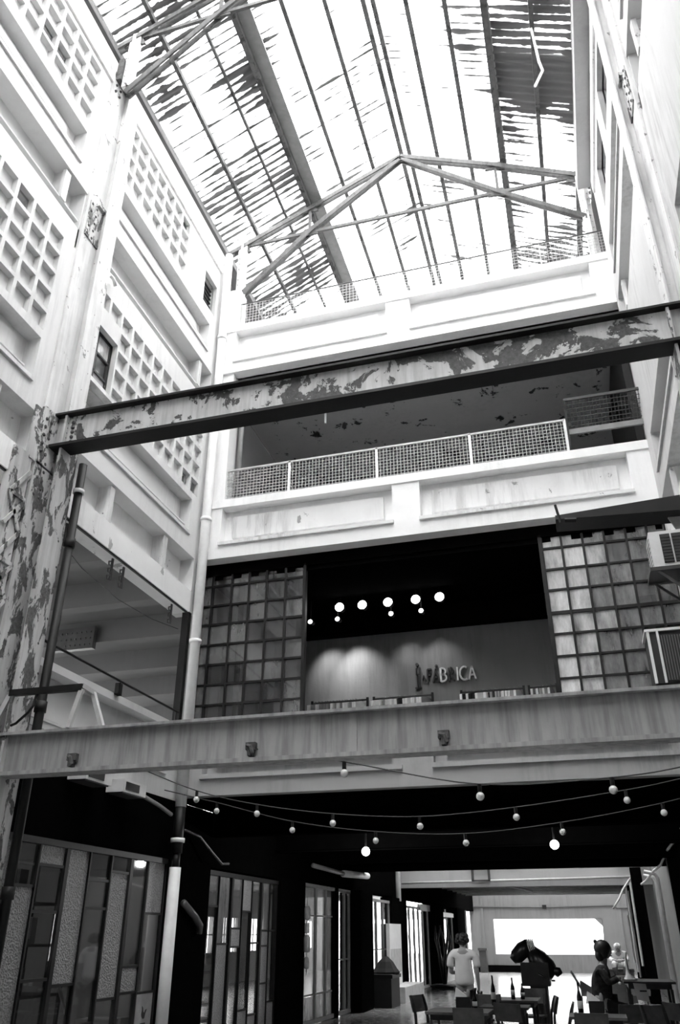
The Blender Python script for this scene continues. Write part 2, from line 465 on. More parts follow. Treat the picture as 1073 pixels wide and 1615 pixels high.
MB().tube([(-5.86, 11.66, 0), (-5.86, 11.66, 2.56)], .085, 12).build('lower_pipe', 'white_pipe', e, True)
MB().tube([(-5.86, 11.66, 2.5), (-5.86, 11.66, 2.8)], .06, 12).build('neck', 'black_pipe', e, True)
for z in (12.5, 8.3, 6.0, 2.9): MB().tube([(-5.86, 11.66, z), (-5.86, 11.66, z+.06)], .105, 12).build('collar', 'white_pipe', e, True)
# thin white pipe running up the right face of the left column with a bend
e = MB().tube([(-5.93, 7.74, 7.7), (-5.93, 7.74, 10.55), (-5.93, 7.80, 10.68), (-5.93, 7.92, 10.70), (-5.93, 8.0, 10.62)], .03, 8).build('conduit', 'white_pipe', None, True)
tag(e, 'thin white conduit with a hooked top beside the left column', 'pipe')

# outer shell of the two side buildings
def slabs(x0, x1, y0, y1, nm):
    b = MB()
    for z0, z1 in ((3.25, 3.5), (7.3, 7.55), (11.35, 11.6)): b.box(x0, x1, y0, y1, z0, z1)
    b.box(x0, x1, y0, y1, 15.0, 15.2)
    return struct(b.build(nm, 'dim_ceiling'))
slabs(-14, XL-.34, YN-.3, 46.3, 'floor_left')
slabs(XR+.34, 9, YN-.3, 46.3, 'floor_right')
ow = MB(); Xo = lambda d: -14-d
wh = [(y, y+1.9, z, z+h) for z, h in ((1.05, 1.2), (4.5, 2.0)) for y in [-4+2.6*i for i in range(19)]]
pierced(ow, Xo, 0, .3, YN-.3, 46.3, 0, 15.2, wh)
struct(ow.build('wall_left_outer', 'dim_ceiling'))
wb = MB()
for (a, b, c, d) in wh:
    for k in (1, 2, 3): wb.box(-14.16, -14.12, a+k*(b-a)/4-.02, a+k*(b-a)/4+.02, c, d)
    wb.box(-14.16, -14.12, a, b, (c+d)/2-.02, (c+d)/2+.02)
wbo = struct(wb.build('window_1', 'black_iron'), 'row of barred windows in the outer wall of the left shops')
struct(MB().box(9, 9.3, YN-.3, 46.3, 0, 15.2).build('wall_right_outer', 'dim_ceiling'))
struct(MB().box(-14, 9, YN-.3, YN, 0, 14.9).build('wall_front', 'far_concrete'), 'white end wall behind the viewer')
# beams on the ceiling of the left gallery room, seen through the opening
for i, y in enumerate((6.4, 8.2, 10.0, 11.7, 13.5, 15.4, 17.4, 20.0)):
    b = MB(); b.box(-14, XL-.34, y-.13, y+.13, 6.85, 7.3)
    tag(b.build('ceiling_beam', 'dim_ceiling'), 'grey concrete ceiling beam in the left gallery, number %s from the near end' % ('first second third fourth fifth sixth seventh eighth'.split()[i]), 'beam', 'gallery ceiling beams')
pl = MB(); pl.box(-9.95, -8.9, 13.25, 13.37, 6.70, 7.15); 
for i in range(9):
    for j in range(3): pl.ball((-9.85+.11*i, 13.24, 6.78+.13*j), .022, 6, 4)
tag(pl.build('splice_plate', 'dark_pipe'), 'riveted steel splice plate on a gallery ceiling beam', 'plate')
# partition walls between shops, behind the left shopfronts
for y in (12.4,): 
    struct(MB().box(-14, -6.1, y-.1, y+.1, 0, 3.25).build('wall_partition', 'dim_ceiling'))
# ground floor masonry of the side walls: black painted above the shopfronts
struct(MB().box(XL-.3, XL+.01, YN, 22.3, 2.66, 3.5).box(XL-.3, XL+.01, 22.3, 46, 2.7, 3.5).build('wall_left_lower', 'black_paint'), 'black painted band of wall above the left shopfronts')
struct(MB().box(XR, XR+.3, YN, 21.8, 0, 3.5).build('wall_right_lower', 'black_paint'), 'black painted lower right wall')
struct(MB().box(XR, XR+.3, 21.8, 46, 0, 3.5).build('wall_right_far', 'far_concrete'), 'grey lower right wall of the far hall')

# ------------------------------------------------------------------ facade with balconies
fac = []
def balcony(zb, top, name, m, worn, label):
    """parapet with two recessed, double framed panels and a pier between them"""
    b = MB(); Y = lambda d: YB+d
    fields = [(-5.62, -2.44), (-1.96, 1.45)]
    z0, z1 = zb+.32, top-.16
    xs = [-5.98] + [v for f in fields for v in f] + [1.84]
    b.box(-5.98, 1.84, YB, YB+.3, zb, z0); b.box(-5.98, 1.84, YB-.03, YB+.3, z1, top)
    for i in range(0, 6, 2): b.box(xs[i], xs[i+1], YB, YB+.22, z0, z1)
    b.box(-5.98, 1.84, YB+.19, YB+.3, z0, z1)
    o = struct(b.build(name, m), label)
    for (a, c) in fields:
        p = MB(); p.box(a+.18, c-.18, YB+.12, YB+.2, z0+.11, z1-.15)
        p.build('raised_panel', worn, o)
        q = MB(); q.box(a-.02, c+.02, YB-.05, YB+.03, z0-.075, z0-.015); q.build('moulding', worn, o)
    return o
bal3 = balcony(11.72, 12.92, 'wall_balcony_top', 'white_balcony', 'white_balcony', 'white top balcony parapet with two framed panels')
bal2 = balcony(7.59, 8.76, 'wall_balcony_middle', 'white_balcony', 'worn_balcony', 'white middle balcony parapet, paint flaking at its right end')
bal1 = balcony(3.57, 4.70, 'wall_balcony_lower', 'grey_fascia', 'grey_fascia', 'grey stained parapet below the shop windows, half hidden by the beam')
MB().box(-5.98, 1.84, YB-.06, YB+.25, 4.70, 4.735).build('coping', 'white_pipe', bal1)
# floors behind the facade
struct(MB().box(-5.98, 1.84, YB+.22, 22.3, 11.72, 11.95).build('ceiling_middle', 'stained_ceiling'), 'grey stained ceiling behind the middle balcony')
struct(MB().box(-5.98, 1.84, YB+.22, 22.3, 7.6, 7.72).build('floor_middle', 'grey_soffit'))
struct(MB().box(-5.98, 1.84, YB+.25, 22.3, 7.38, 7.6).build('ceiling_shop', 'black_paint'))
struct(MB().box(-5.98, 1.84, YB+.22, 22.3, 3.66, 3.8).build('floor_shop', 'dark_iron'))
struct(MB().box(-5.98, 1.84, YB+.2, 22.3, 3.50, 3.66).build('ceiling_passage', 'black_paint'), 'black ceiling of the passage')
struct(MB().box(-5.98, 1.84, 21.9, 22.3, 3.5, 11.8).build('wall_back', 'grey_soffit'))
for x in (-6.2, 1.84): struct(MB().box(x, x+.2, YB+.02, 22.3, 3.6, 11.72).build('wall_side_room', 'grey_soffit'))
dwn = MB().box(1.70, 1.83, YB+.3, 15.5, 7.72, 11.7).build('door_1', 'black_iron'); struct(dwn, 'dark doorway wall at the right of the middle balcony')
# pier at the left end of the middle and top balcony
for z0, z1, nm in ((8.76, 11.72, 'middle'), (12.92, 14.0, 'top')):
    tag(MB().box(-5.98, -5.62, YB+.05, YB+.4, z0, z1).build('pier', 'white_balcony'), 'white corner pier on the left end of the %s balcony' % nm, 'pier')
tag(MB().tube([(-5.5, YB+.35, 8.76), (-5.5, YB+.35, 11.7)], .05, 10).build('post', 'grey_iron', None, True), 'slim grey post at the left end of the middle balcony', 'post')
e = MB().box(-4.02, -3.98, 12.9, 12.94, 10.9, 11.72).build('ceiling_rod', 'light_iron'); tag(e, 'short pale rod hanging from the stained ceiling', 'rod')
e = MB().box(-.6, -.58, 12.9, 12.92, 11.0, 11.72).build('ceiling_rod', 'dark_iron'); tag(e, 'thin dark rod hanging from the ceiling near the dark end', 'rod')

# wire mesh railings
def mesh_panel(x0, x1, z0, z1, y, pitch, wire, mat, parent, lean=0):
    b = MB(); n = max(2, int((x1-x0)/pitch)); m = max(2, int((z1-z0)/pitch))
    L = lambda z: y-lean*(z-z0)/(z1-z0)
    for i in range(n+1):
        x = x0+(x1-x0)*i/n; b.bar((x, L(z0), z0), (x, L(z1), z1), wire, wire)
    for j in range(m+1):
        z = z0+(z1-z0)*j/m; b.bar((x0, L(z), z), (x1, L(z), z), wire, wire)
    return b.build('wire_mesh', mat, parent)
e = empty('mesh_railing', (-2.4, YB+.12, 8.76), 'wire mesh railing in light posts along the middle balcony', 'railing')
px = [-5.66, -4.38, -2.72, -1.04, .58]
for a, b in zip(px, px[1:]): mesh_panel(a, b, 8.80, 9.44, YB+.12, .062, .0085, 'light_iron', e)
for i, x in enumerate(px): MB().box(x-.022, x+.022, YB+.10, YB+.15, 8.76, 9.48).build('post', 'white_pipe' if 0 < i else 'light_iron', e)
MB().box(-5.66, .58, YB+.10, YB+.14, 9.44, 9.475).build('top_rail', 'light_iron', e)
e = empty('mesh_railing', (1.27, YB-.1, 8.80), 'dark tilted wire mesh railing panel at the right end of the middle balcony', 'railing')
mesh_panel(.62, 1.84, 9.14, 9.58, YB-.02, .055, .008, 'dark_iron', e, .25)
for (p, q) in (((.60, YB-.02, 9.12), (1.86, YB-.02, 9.12)), ((.60, YB-.27, 9.6), (1.86, YB-.27, 9.6)), ((.61, YB+.02, 8.78), (.61, YB-.27, 9.6)), ((1.86, YB-.02, 9.0), (1.86, YB-.27, 9.6))):
    MB().bar(p, q, .03, .05).build('frame_bar', 'dark_iron', e)
MB().box(.62, 1.84, YB-.06, YB-.02, 9.05, 9.15).build('lower_board', 'grey_iron', e)
e = empty('mesh_railing', (-1.9, YB+.15, 12.92), 'faint wire mesh railing on the top balcony', 'railing')
for a, b in ((-5.62, -4.0), (-4.0, -2.2), (-2.2, -.8), (-.8, .63), (.63, 1.84)): mesh_panel(a, b, 12.95, 13.62, YB+.15, .07, .006, 'light_iron', e)
MB().tube([(-5.62, YB+.15, 13.64), (1.84, YB+.15, 13.64)], .015, 6).build('top_rail', 'dark_iron', e)
for x in (-5.6, -4.0, -2.2, -.8, .63): MB().box(x-.012, x+.012, YB+.14, YB+.17, 12.92, 13.66).build('post', 'light_iron', e)

# shop windows of the lower balcony level: steel bars and single panes
ZR = [4.40, 4.735, 5.05, 5.39, 5.74, 6.09, 6.46, 6.81, 7.18, 7.42]
def gridwin(name, xs, label, pick, framex):
    e = empty(name, ((xs[0]+xs[-1])/2, YB+.3, ZR[0])); struct(e, label)
    yg = YB+.30
    for x in xs: MB().box(x-.018, x+.018, yg-.03, yg+.03, ZR[0], ZR[-1]).build('upright_bar', 'black_iron', e)
    for i, z in enumerate(ZR[1:]): MB().box(xs[0], xs[-1], yg-.028, yg+.028, z-(.035 if i == 4 and framex else .016), z+.016).build('cross_bar', 'black_iron', e)
    for i, (a, b) in enumerate(zip(xs, xs[1:])):
        for j, (c, d) in enumerate(zip(ZR, ZR[1:])):
            tl = random.uniform(-.006, .006)
            MB().add([(a, yg+tl, c), (b, yg-tl, c), (b, yg-tl, d), (a, yg+tl, d), (a, yg+tl+.006, c), (b, yg-tl+.006, c), (b, yg-tl+.006, d), (a, yg+tl+.006, d)],
                     [(0,3,2,1),(4,5,6,7),(0,1,5,4),(1,2,6,5),(2,3,7,6),(3,0,4,7)]).build('pane', pick(i, j), e)
    return e
def pick_l(i, j): return random.choice(['glass_dusty', 'glass_clear', 'glass_clear', 'glass_dusty']) if i else 'glass_pale_c'
def pick_r(i, j):  # palest panes at the left: reflection of the white wall put into their colour
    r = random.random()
    if i == 0: return 'glass_pale_a'
    if i == 1: return 'glass_pale_a' if r < .4 else 'glass_pale_b'
    if i == 2: return 'glass_pale_b' if r < .6 else 'glass_pale_c'
    return 'glass_pale_c' if r < .7 else 'glass_dusty'
gridwin('window_2', [-6.0, -5.82, -5.45, -5.12, -4.79, -4.44, -4.10], 'steel barred shop window of small dusty panes left of the dark opening', pick_l, False)
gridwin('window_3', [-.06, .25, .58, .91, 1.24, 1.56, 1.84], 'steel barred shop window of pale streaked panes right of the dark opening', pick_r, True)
struct(MB().box(-4.10, -4.06, YB+.25, YB+.35, 3.8, 7.42).box(-.11, -.06, YB+.25, YB+.35, 3.8, 7.42).build('trim_1', 'black_iron'), 'black jambs of the open shop front')

# ------------------------------------------------------------------ roof
struct(MB().box(-14, XL-.05, YN-.3, 28, 15.2, 15.3).build('roof_left', 'dim_ceiling'))
struct(MB().box(XR+.05, 9, YN-.3, 28, 15.2, 15.3).build('roof_right', 'dim_ceiling'))
roof = empty('roof', (-2, 8, 15)); struct(roof, 'glazed corrugated roof with a raised middle strip')
def corr(length, width=1.0, pitch=.16, amp=.024):
    n = int(width/pitch*6); vs = []; fs = []
    for i in range(n+1):
        y = width*i/n; z = amp*math.sin(2*PI*y/pitch)
        vs += [(0, y, z), (length, y, z)]
    for i in range(n): fs.append((2*i, 2*i+1, 2*i+3, 2*i+2))
    me = bpy.data.meshes.new('roof_sheet'); me.from_pydata(vs, [], fs)
    for p in me.polygons: p.use_smooth = True
    return me
def S(x, z): return (x*1.052, 1.7+(z-1.7)*1.052)
SLOPES = [('lowL', (-6.12, 14.93), (-4.05, 15.97), 'sheet_dirty'), ('lanL', (-4.25, 16.38), (-1.9, 17.50), 'sheet_clean'),
          ('lanR', (.35, 16.38), (-1.9, 17.50), 'sheet_clean'), ('lowR', (1.95, 15.02), (.18, 15.97), 'sheet_grimy')]
for nm, a, b, m in SLOPES:
    a, b = S(*a), S(*b)
    L = math.hypot(b[0]-a[0], b[1]-a[1]); base = corr(L+.02)
    var = {}
    for k in range(-7, 23):
        y = k*.98
        mm = m
        if nm == 'lowR' and k == 10: mm = 'sheet_dark'
        if nm == 'lowR' and k in (4, 12, 13, 14): mm = 'sheet_dirty'
        if mm not in var: me = base.copy(); me.materials.append(M[mm]); var[mm] = me
        o = bpy.data.objects.new('roof_sheet', var[mm]); COL.objects.link(o); o.parent = roof
        sg = 1 if b[0] > a[0] else -1
        an = math.atan2(b[1]-a[1], abs(b[0]-a[0]))
        o.rotation_euler = (0, -an, 0) if sg > 0 else (0, -(PI-an), 0)
        if sg < 0: o.rotation_euler = (0, PI+an, 0)
        o.location = Vector((a[0], y, a[1]+.004*(k % 2))) - ORG['roof']
# purlins, ridge, lantern cheeks, gutters
def purlin(x, z, wdt, hgt, mat='purlin_paint', nm='purlin'):
    x, z = S(x, z)
    MB().box(x-wdt/2, x+wdt/2, -7, 22.5, z-hgt, z).build(nm, mat, roof)
for x, z, w_, h_ in ((-5.93, 14.97, .14, .12), (-5.2, 15.33, .07, .12), (-4.55, 15.66, .05, .08), (-4.02, 15.90, .10, .2),
                     (-3.35, 16.74, .08, .1), (-2.65, 17.08, .08, .1), (-1.2, 17.08, .09, .1), (-.5, 16.74, .09, .1),
                     (.17, 15.90, .12, .2), (.92, 15.50, .08, .13), (1.58, 15.14, .12, .14)): purlin(x, z, w_, h_)
purlin(-2.0, 17.43, .09, .16, nm='ridge_beam'); purlin(-1.82, 17.43, .09, .16, nm='ridge_beam')
MB().box(-4.34, -4.28, -7, 22.5, 16.66, 17.19).build('lantern_cheek', 'grey_iron', roof)
MB().box(-4.27, -3.92, -7, 22.5, 16.60, 16.64).build('valley_board', 'grey_iron', roof)
MB().box(.21, .27, -7, 22.5, 16.66, 17.19).build('lantern_cheek', 'grey_iron', roof)
for k in range(-3, 11):
    y = 1.1+2.1*k
    MB().box(-4.3, -4.24, y-.03, y+.03, 16.64, 17.2).build('cheek_post', 'light_iron', roof)
MB().box(-6.2, -5.985, YN, 11.8, 14.66, 14.90).build('gutter', 'white_wall', roof)
MB().box(1.52, 1.9, YN, 11.8, 14.70, 14.98).build('gutter', 'grey_soffit', roof)
struct(MB().box(-6.1, 1.9, 27.97, 28.3, 4.8, 14.9).build('wall_far_atrium', 'white_balcony'))
struct(MB().box(-5.98, 1.84, 22.3, 22.4, 3.5, 14.9).build('wall_back_bounce', 'white_balcony'))  # white layer added out of view to bounce light onto the far fascia
struct(MB().prism([(-6.4, 14.9), (2.0, 14.9), (2.0, 15.7), (-2.0, 18.3), (-6.4, 15.5)], 'y', YN-.35, YN-.05).build('wall_gable', 'white_wall'))
# trusses
def truss(y, label, dark=False):
    e = empty('roof_truss', (-2.1, y, 14.1), label, 'truss')
    def part(nm, pts, w_, h_, dy=0, mat='truss_paint'):
        b = MB(); pts = [S(*p) for p in pts]
        for p, q in zip(pts, pts[1:]): b.bar((p[0], y+dy, p[1]), (q[0], y+dy, q[1]), w_, h_)
        b.build(nm, mat, e)
    for d in (-.05, .05):
        part('rafter', [(-5.95, 14.73), (-4.0, 15.64), (-1.95, 16.60)], .03, .11, d)
        part('rafter', [(1.62, 14.80), (0.0, 15.66), (-1.95, 16.60)], .03, .11, d)
        part('scissor_chord', [(-5.5, 13.5), (-3.98, 14.96), (-1.95, 16.54)], .03, .12, d, 'purlin_paint' if dark else 'truss_paint')  # near left chord takes a darker colour to paint in its shaded side
        part('scissor_chord', [(1.6, 13.65), (0, 14.88), (-1.95, 16.54)], .03, .09, d)
    part('tie', [(-5.5, 14.95), (-3.98, 14.95), (0, 14.88), (1.6, 14.84)], .05, .08)
    part('hanger', [(-3.99, 14.95), (-3.99, 15.66)], .05, .06); part('hanger', [(0, 14.88), (0, 15.68)], .05, .06)
    for x, z in ((-3.98, 14.95), (0, 14.87), (-1.95, 16.55), (-5.5, 14.85), (1.5, 14.78), (-3.99, 15.64), (0, 15.64)):
        x, z = S(x, z)
        MB().prism([(x-.22, z-.06), (x+.2, z-.1), (x+.12, z+.12), (x-.12, z+.12)], 'y', y-.02, y+.02).build('gusset', 'rust_dark', e)
    return e
truss(7.2, 'near steel roof truss springing from the left column', True)
truss(12.2, 'steel roof truss above the top balcony')
truss(17.2, 'farther steel roof truss behind the top balcony')
for x, y, z0 in ((-5.78, 7.2, 14.3), (1.66, 7.2, 14.3), (-5.78, 12.2, 11.95), (1.66, 12.2, 11.95)):
    e = MB(); e.box(x-.1, x+.1, y-.05, y+.02, z0, 15.65); e.box(x-.02, x+.02, y-.1, y+.1, z0, 15.65)
    rivets(e, [(x+.06*s_, y-.06, z0+.1+.16*i) for i in range(int((15.5-z0)/.16)) for s_ in (-1, 1)], .018)
    tag(e.build('truss_post', 'flaked_white'), 'riveted post carrying the %s truss at its %s end' % ('near' if y < 9 else 'far', 'left' if x < 0 else 'right'), 'post')
e = MB().tube([(-6.0, 13.2, 13.88), (-2.0, 13.2, 14.05), (1.86, 13.2, 14.3)], .03, 6).build('tie_rod', 'dark_iron'); tag(e, 'dark tie rod crossing behind the top balcony railing', 'rod')
e = MB().tube([(.95, 9.2, 16.1), (.98, 9.25, 15.2), (1.02, 9.3, 15.0), (.85, 9.35, 14.7)], .025, 6).build('hanging_tube', 'white_pipe'); tag(e, 'pale broken tube hanging below the right roof slope', 'tube')

# ------------------------------------------------------------------ cross beams
def cross_beam(name, z0, z1, mat, label, edge, fw):
    e = empty(name, (-2.1, 7.36, z0), label, 'beam')
    b = MB(); b.box(-6.0, 2.2, 7.34, 7.37, z0+.02, z1-.02); b.build('web', mat, e)
    MB().box(-6.0, 2.2, 7.355-fw/2, 7.355+fw/2, z0-.02, z0+.02).build('bottom_flange', edge, e)
    MB().box(-6.0, 2.2, 7.355-fw/2+.02, 7.355+fw/2, z1-.02, z1+.01).build('top_flange', edge, e)
    return e
b = cross_beam('cross_beam', 7.20, 7.70, 'beam_paint', 'upper steel cross beam with dark flaking paint, in front of the balconies', 'black_iron', .26)
r_ = MB(); rivets(r_, [(-5.8+.1*i, 7.33, 7.28+.075*j) for i in range(2) for j in range(5)], .026); r_.build('rivets', 'rust_dark', b, True)
r_ = MB(); 
b = cross_beam('cross_beam', 3.16, 3.58, 'beam_grey', 'lower grey steel cross beam spanning the whole hall above the passage', 'beam_grey', .22)
MB().box(-2.17, -1.93, 7.325, 7.345, 3.19, 3.55).build('splice_plate', 'beam_grey', b)
for x in (-4.94, -2.98, -1.11): 
    c = MB(); c.box(x-.05, x+.05, 7.28, 7.34, 3.26, 3.33); c.tube([(x-.03, 7.28, 3.30), (x+.02, 7.24, 3.28), (x+.03, 7.26, 3.22)], .02, 6); c.box(x-.02, x+.02, 7.26, 7.34, 3.2, 3.27)
    tag(c.build('cable_clamp', 'rust_dark'), 'rusty clamp fixed to the lower cross beam, %s' % {-4.94: 'near its left end', -2.98: 'where the bulb cable starts', -1.11: 'right of the splice plate'}[x], 'clamp')
# angle-iron trestle standing on the lower beam
e = empty('trestle', (-5.3, 7.36, 3.59), 'small angle iron trestle standing on the lower beam by the left column', 'trestle')
MB().bar((-5.84, 7.30, 4.02), (-4.94, 7.30, 4.02), .05, .07).build('top_bar', 'black_iron', e)
MB().bar((-4.96, 7.30, 4.04), (-4.92, 7.5, 4.0), .05, .05).build('end_bar', 'light_iron', e)
for p, q in (((-4.95, 7.30, 4.0), (-5.02, 7.27, 3.59)), ((-4.92, 7.48, 4.0), (-4.72, 7.44, 3.59)), ((-5.84, 7.30, 4.0), (-5.98, 7.27, 3.59)), ((-5.82, 7.48, 4.0), (-5.80, 7.44, 3.59))):
    MB().bar(p, q, .04, .05).build('leg', 'light_iron', e)
MB().tube([(-5.5, 7.30, 3.99), (-5.51, 7.29, 3.86), (-5.55, 7.28, 3.79), (-5.68, 7.28, 3.68), (-5.74, 7.28, 3.66)], .014, 6).build('hook', 'black_iron', e)
# gallery handrail
e = empty('handrail', (-5.95, 9.6, 4.65), 'thin black handrail above the left gallery parapet', 'railing')
MB().tube([(-5.97, 7.7, 4.83), (-5.97, 11.5, 4.81)], .018, 6).build('rail', 'black_iron', e)
for y in (9.7, 11.42): MB().tube([(-5.97, y, 4.64), (-5.97, y, 4.82)], .012, 6).build('post', 'black_iron', e)
MB().box(-6.0, -5.94, 9.62, 9.72, 4.62, 4.78).build('box', 'black_iron', e)
# wire with hooks strung under the gallery lintel
e = empty('hook_wire', (-6.1, 9.6, 6.2), 'sagging wire with iron hooks under the gallery lintel', 'wire')
MB().tube([(-6.12, 7.8, 6.32), (-6.12, 8.6, 6.10), (-6.12, 9.6, 6.02), (-6.12, 10.6, 6.08), (-6.12, 11.5, 6.22)], .006, 5).build('wire', 'black_iron', e)
for y in (7.95, 8.12, 9.3, 9.62, 11.2):
    h = MB(); z = 6.55
    h.box(-6.13, -6.11, y-.02, y+.02, z-.34, z)
    for k in range(3): h.tube([(-6.12, y-.02, z-.05-.11*k), (-6.12, y-.09, z-.08-.11*k), (-6.12, y-.08, z-.13-.11*k), (-6.12, y-.04, z-.12-.11*k)], .012, 5)
    h.build('hook', 'dark_iron', e)
# ------------------------------------------------------------------ shop behind the dark opening
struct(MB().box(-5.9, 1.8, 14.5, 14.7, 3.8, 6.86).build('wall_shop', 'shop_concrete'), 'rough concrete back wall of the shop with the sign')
struct(MB().box(-5.9, 1.8, 14.3, 14.7, 6.86, 7.38).box(-5.9, 1.8, YB+.3, 14.5, 7.30, 7.38).build('ceiling_shop_bulkhead', 'black_paint'), 'black bulkhead above the shop wall')
for x in (-5.3, 1.5): struct(MB().box(x-.05, x+.05, 12.2, 14.5, 3.8, 7.3).build('wall_shop_side', 'black_paint'))
def spot(x, y, z, big, label, tgt, power):
    e = empty('spotlight', (x, y, z), label, 'lamp', 'ceiling spotlights of the shop')
    r = .085 if big else .042
    MB().tube([(x, y, z+.02), (x, y, 7.30)], .01, 6).build('stem', 'black_iron', e)
    MB().tube([(x, y-.03, z), (x, y+.16, z+.03)], [r*1.15, r*.8], 12).build('can', 'black_iron', e, True)
    MB().ball((x, y-.035, z), r, 12, 8, (1, .35, 1)).build('lens', 'lamp_glow' if big else 'lamp_glow_small', e, True)
    if power:
        ld = bpy.data.lights.new('spot_light', 'SPOT'); lo = bpy.data.objects.new('spot_light', ld); COL.objects.link(lo); lo.parent = e
        lo.location = (0, .45, -.05); ld.energy = power; ld.spot_size = R(80); ld.spot_blend = 1.0; ld.shadow_soft_size = .05
        d = Vector(tgt)-Vector((x, y+.45, z-.05)); lo.rotation_euler = d.to_track_quat('-Z', 'Y').to_euler()
for i, x in enumerate((-3.86, -3.42, -2.93, -2.41, -1.97)):
    spot(x, 13.5, 7.10+.0, True, '%s of the five large bright spotlights in the shop' % ('leftmost', 'second from left', 'middle', 'fourth from left', 'rightmost')[i], None, 0)
for i, (x, p) in enumerate(((-4.43, 14), (-3.9, 20), (-2.88, 5), (-2.32, 5))):
    spot(x, 13.5, 6.87, False, '%s of the four small spotlights below the large ones' % ('leftmost', 'second from left', 'third from left', 'rightmost')[i], (x+.2, 14.5, 6.0), p)
# sign: a standing figure, a small A, and FABRICA in cut letters
e = empty('shop_sign', (-2.1, 14.48, 5.7), 'cut letter sign reading FABRICA beside a small standing figure on the shop wall', 'sign')
def strokes(nm, segs, mat, wd=.035, dp=.05):
    b = MB()
    for seg in segs:
        for p, q in zip(seg, seg[1:]): b.bar((p[0], 14.46, p[1]), (q[0], 14.46, q[1]), dp, wd, (0, 1, 0)) if False else b.bar((p[0], 14.465, p[1]), (q[0], 14.465, q[1]), dp, wd)
    return b.build(nm, mat, e)
def arc(cx, cz, rx, rz, a0, a1, n=9): return [(cx+rx*math.cos(R(a0+(a1-a0)*i/n)), cz+rz*math.sin(R(a0+(a1-a0)*i/n))) for i in range(n+1)]
B0, H = 5.82, .25
X0 = -2.62
MB().tube([(X0, 14.44, 6.18), (X0, 14.49, 6.18)], .03, 10).build('figure_head', 'letter_dark', e)
strokes('figure_body', [[(X0+.045, 6.12), (X0+.04, 6.0)], [(X0-.02, 6.11), (X0-.02, 5.99)], [(X0-.03, 5.99), (X0+.05, 5.99)], [(X0-.01, 5.99), (X0, 5.74)], [(X0+.035, 5.99), (X0+.035, 5.74)], [(X0-.05, 5.735), (X0+.01, 5.735)], [(X0+.02, 5.735), (X0+.07, 5.735)]], 'letter_dark', .02)
strokes('small_letter', [[(-2.53, 5.87), (-2.50, 5.96), (-2.47, 5.87)]], 'letter_dark', .018)
def letter(nm, x, segs, mat, dz=0): strokes(nm, [[(x+u*.1, B0+dz+v*H) for u, v in s_] for s_ in segs], mat, .03)
ov = lambda pts: pts
letter('letter_f', -2.43, [[(0, 0), (0, 1), (.8, 1)], [(0, .55), (.6, .55)]], 'letter_dark')
letter('letter_a', -2.31, [[(-.2, 0), (.4, 1), (1, 0)], [(.05, .35), (.75, .35)]], 'letter_dark'); letter('accent', -2.31, [[(.35, 1.15), (.65, 1.3)]], 'letter_dark')
strokes('letter_b', [[(-2.18, B0), (-2.18, B0+H)], [(-2.18, B0+H)]+arc(-2.15, B0+H*.76, .06, H*.24, 90, -90)+[(-2.18, B0+H*.52)], arc(-2.15, B0+H*.27, .075, H*.26, 90, -90)+[(-2.18, B0)]], 'letter_pale', .032)
strokes('letter_r', [[(-2.03, B0), (-2.03, B0+H)], arc(-2.0, B0+H*.76, .05, H*.24, 90, -90), [(-2.0, B0+H*.5), (-1.93, B0)]], 'letter_dark', .028)
strokes('letter_i', [[(-1.87, B0), (-1.87, B0+H)]], 'letter_pale', .03)
strokes('letter_c', [arc(-1.74, B0+H*.5, .085, H*.5, 55, 305)], 'letter_pale', .032)
letter('letter_a', -1.64, [[(-.2, 0), (.4, 1), (1.05, 0)], [(.05, .35), (.8, .35)]], 'letter_pale')
# clothes rails
def hanger_garment(parent_rail, x, y, zr, w_, ln, mat, lbl, grp):
    e = empty('garment', (x, y, zr-ln), lbl, 'garment', grp)
    b = MB(); t_ = .02
    pts = [(0, -.025), (.04, -.03), (w_, -.07), (w_*.95, -ln), (-w_*.95, -ln), (-w_, -.07), (-.04, -.03)]
    a = R(random.uniform(55, 80))
    ca, sa = math.cos(a), math.sin(a)
    vs = []
    for s_ in (-t_, t_):
        for u, v in pts: vs.append((x+u*ca-s_*sa, y+u*sa+s_*ca, zr+v))
    n = len(pts)
    b.add(vs, [tuple(range(n))[::-1], tuple(range(n, 2*n))]+[(i, (i+1)%n, n+(i+1)%n, n+i) for i in range(n)])
    b.build('cloth', mat, e)
    MB().tube([(x, y, zr-.06), (x, y, zr-.01), (x+.012, y, zr+.02), (x-.008, y, zr+.028)], .006, 5).build('hook', 'chrome', e)
rails = [(-4.47, -3.43, 17, 'leftmost', .62), (-3.31, -2.25, 19, 'second from left', .55), (-1.74, -.67, 18, 'third from left', .55), (-.58, -.12, 6, 'rightmost', .5)]
for a, b, n, nm, pale in rails:
    zr = 5.41; y = 13.8
    e = empty('clothes_rail', ((a+b)/2, y, 3.8), '%s clothes rail hung with shirts in the shop' % nm, 'clothes rail')
    MB().tube([(a, y, zr), (b, y, zr)], .018, 8).build('rail', 'dark_iron', e)
    for x in (a, b):
        MB().box(x-.02, x+.02, y-.02, y+.02, 3.8, zr+.04).build('upright', 'black_iron', e)
        MB().box(x-.04, x+.04, y-.3, y+.3, 3.8, 3.84).build('foot', 'black_iron', e)
    for i in range(n):
        x = a+.06+(b-a-.12)*(i+.5*random.random())/n
        white = random.random() < pale
        hanger_garment(e, x, y, zr, .2, .75, 'paper_white' if white else random.choice(['cloth_black', 'plastic_grey']),
                       '%s garment on the %s clothes rail' % ('white' if white else 'dark', nm), 'garments on the %s rail' % nm)

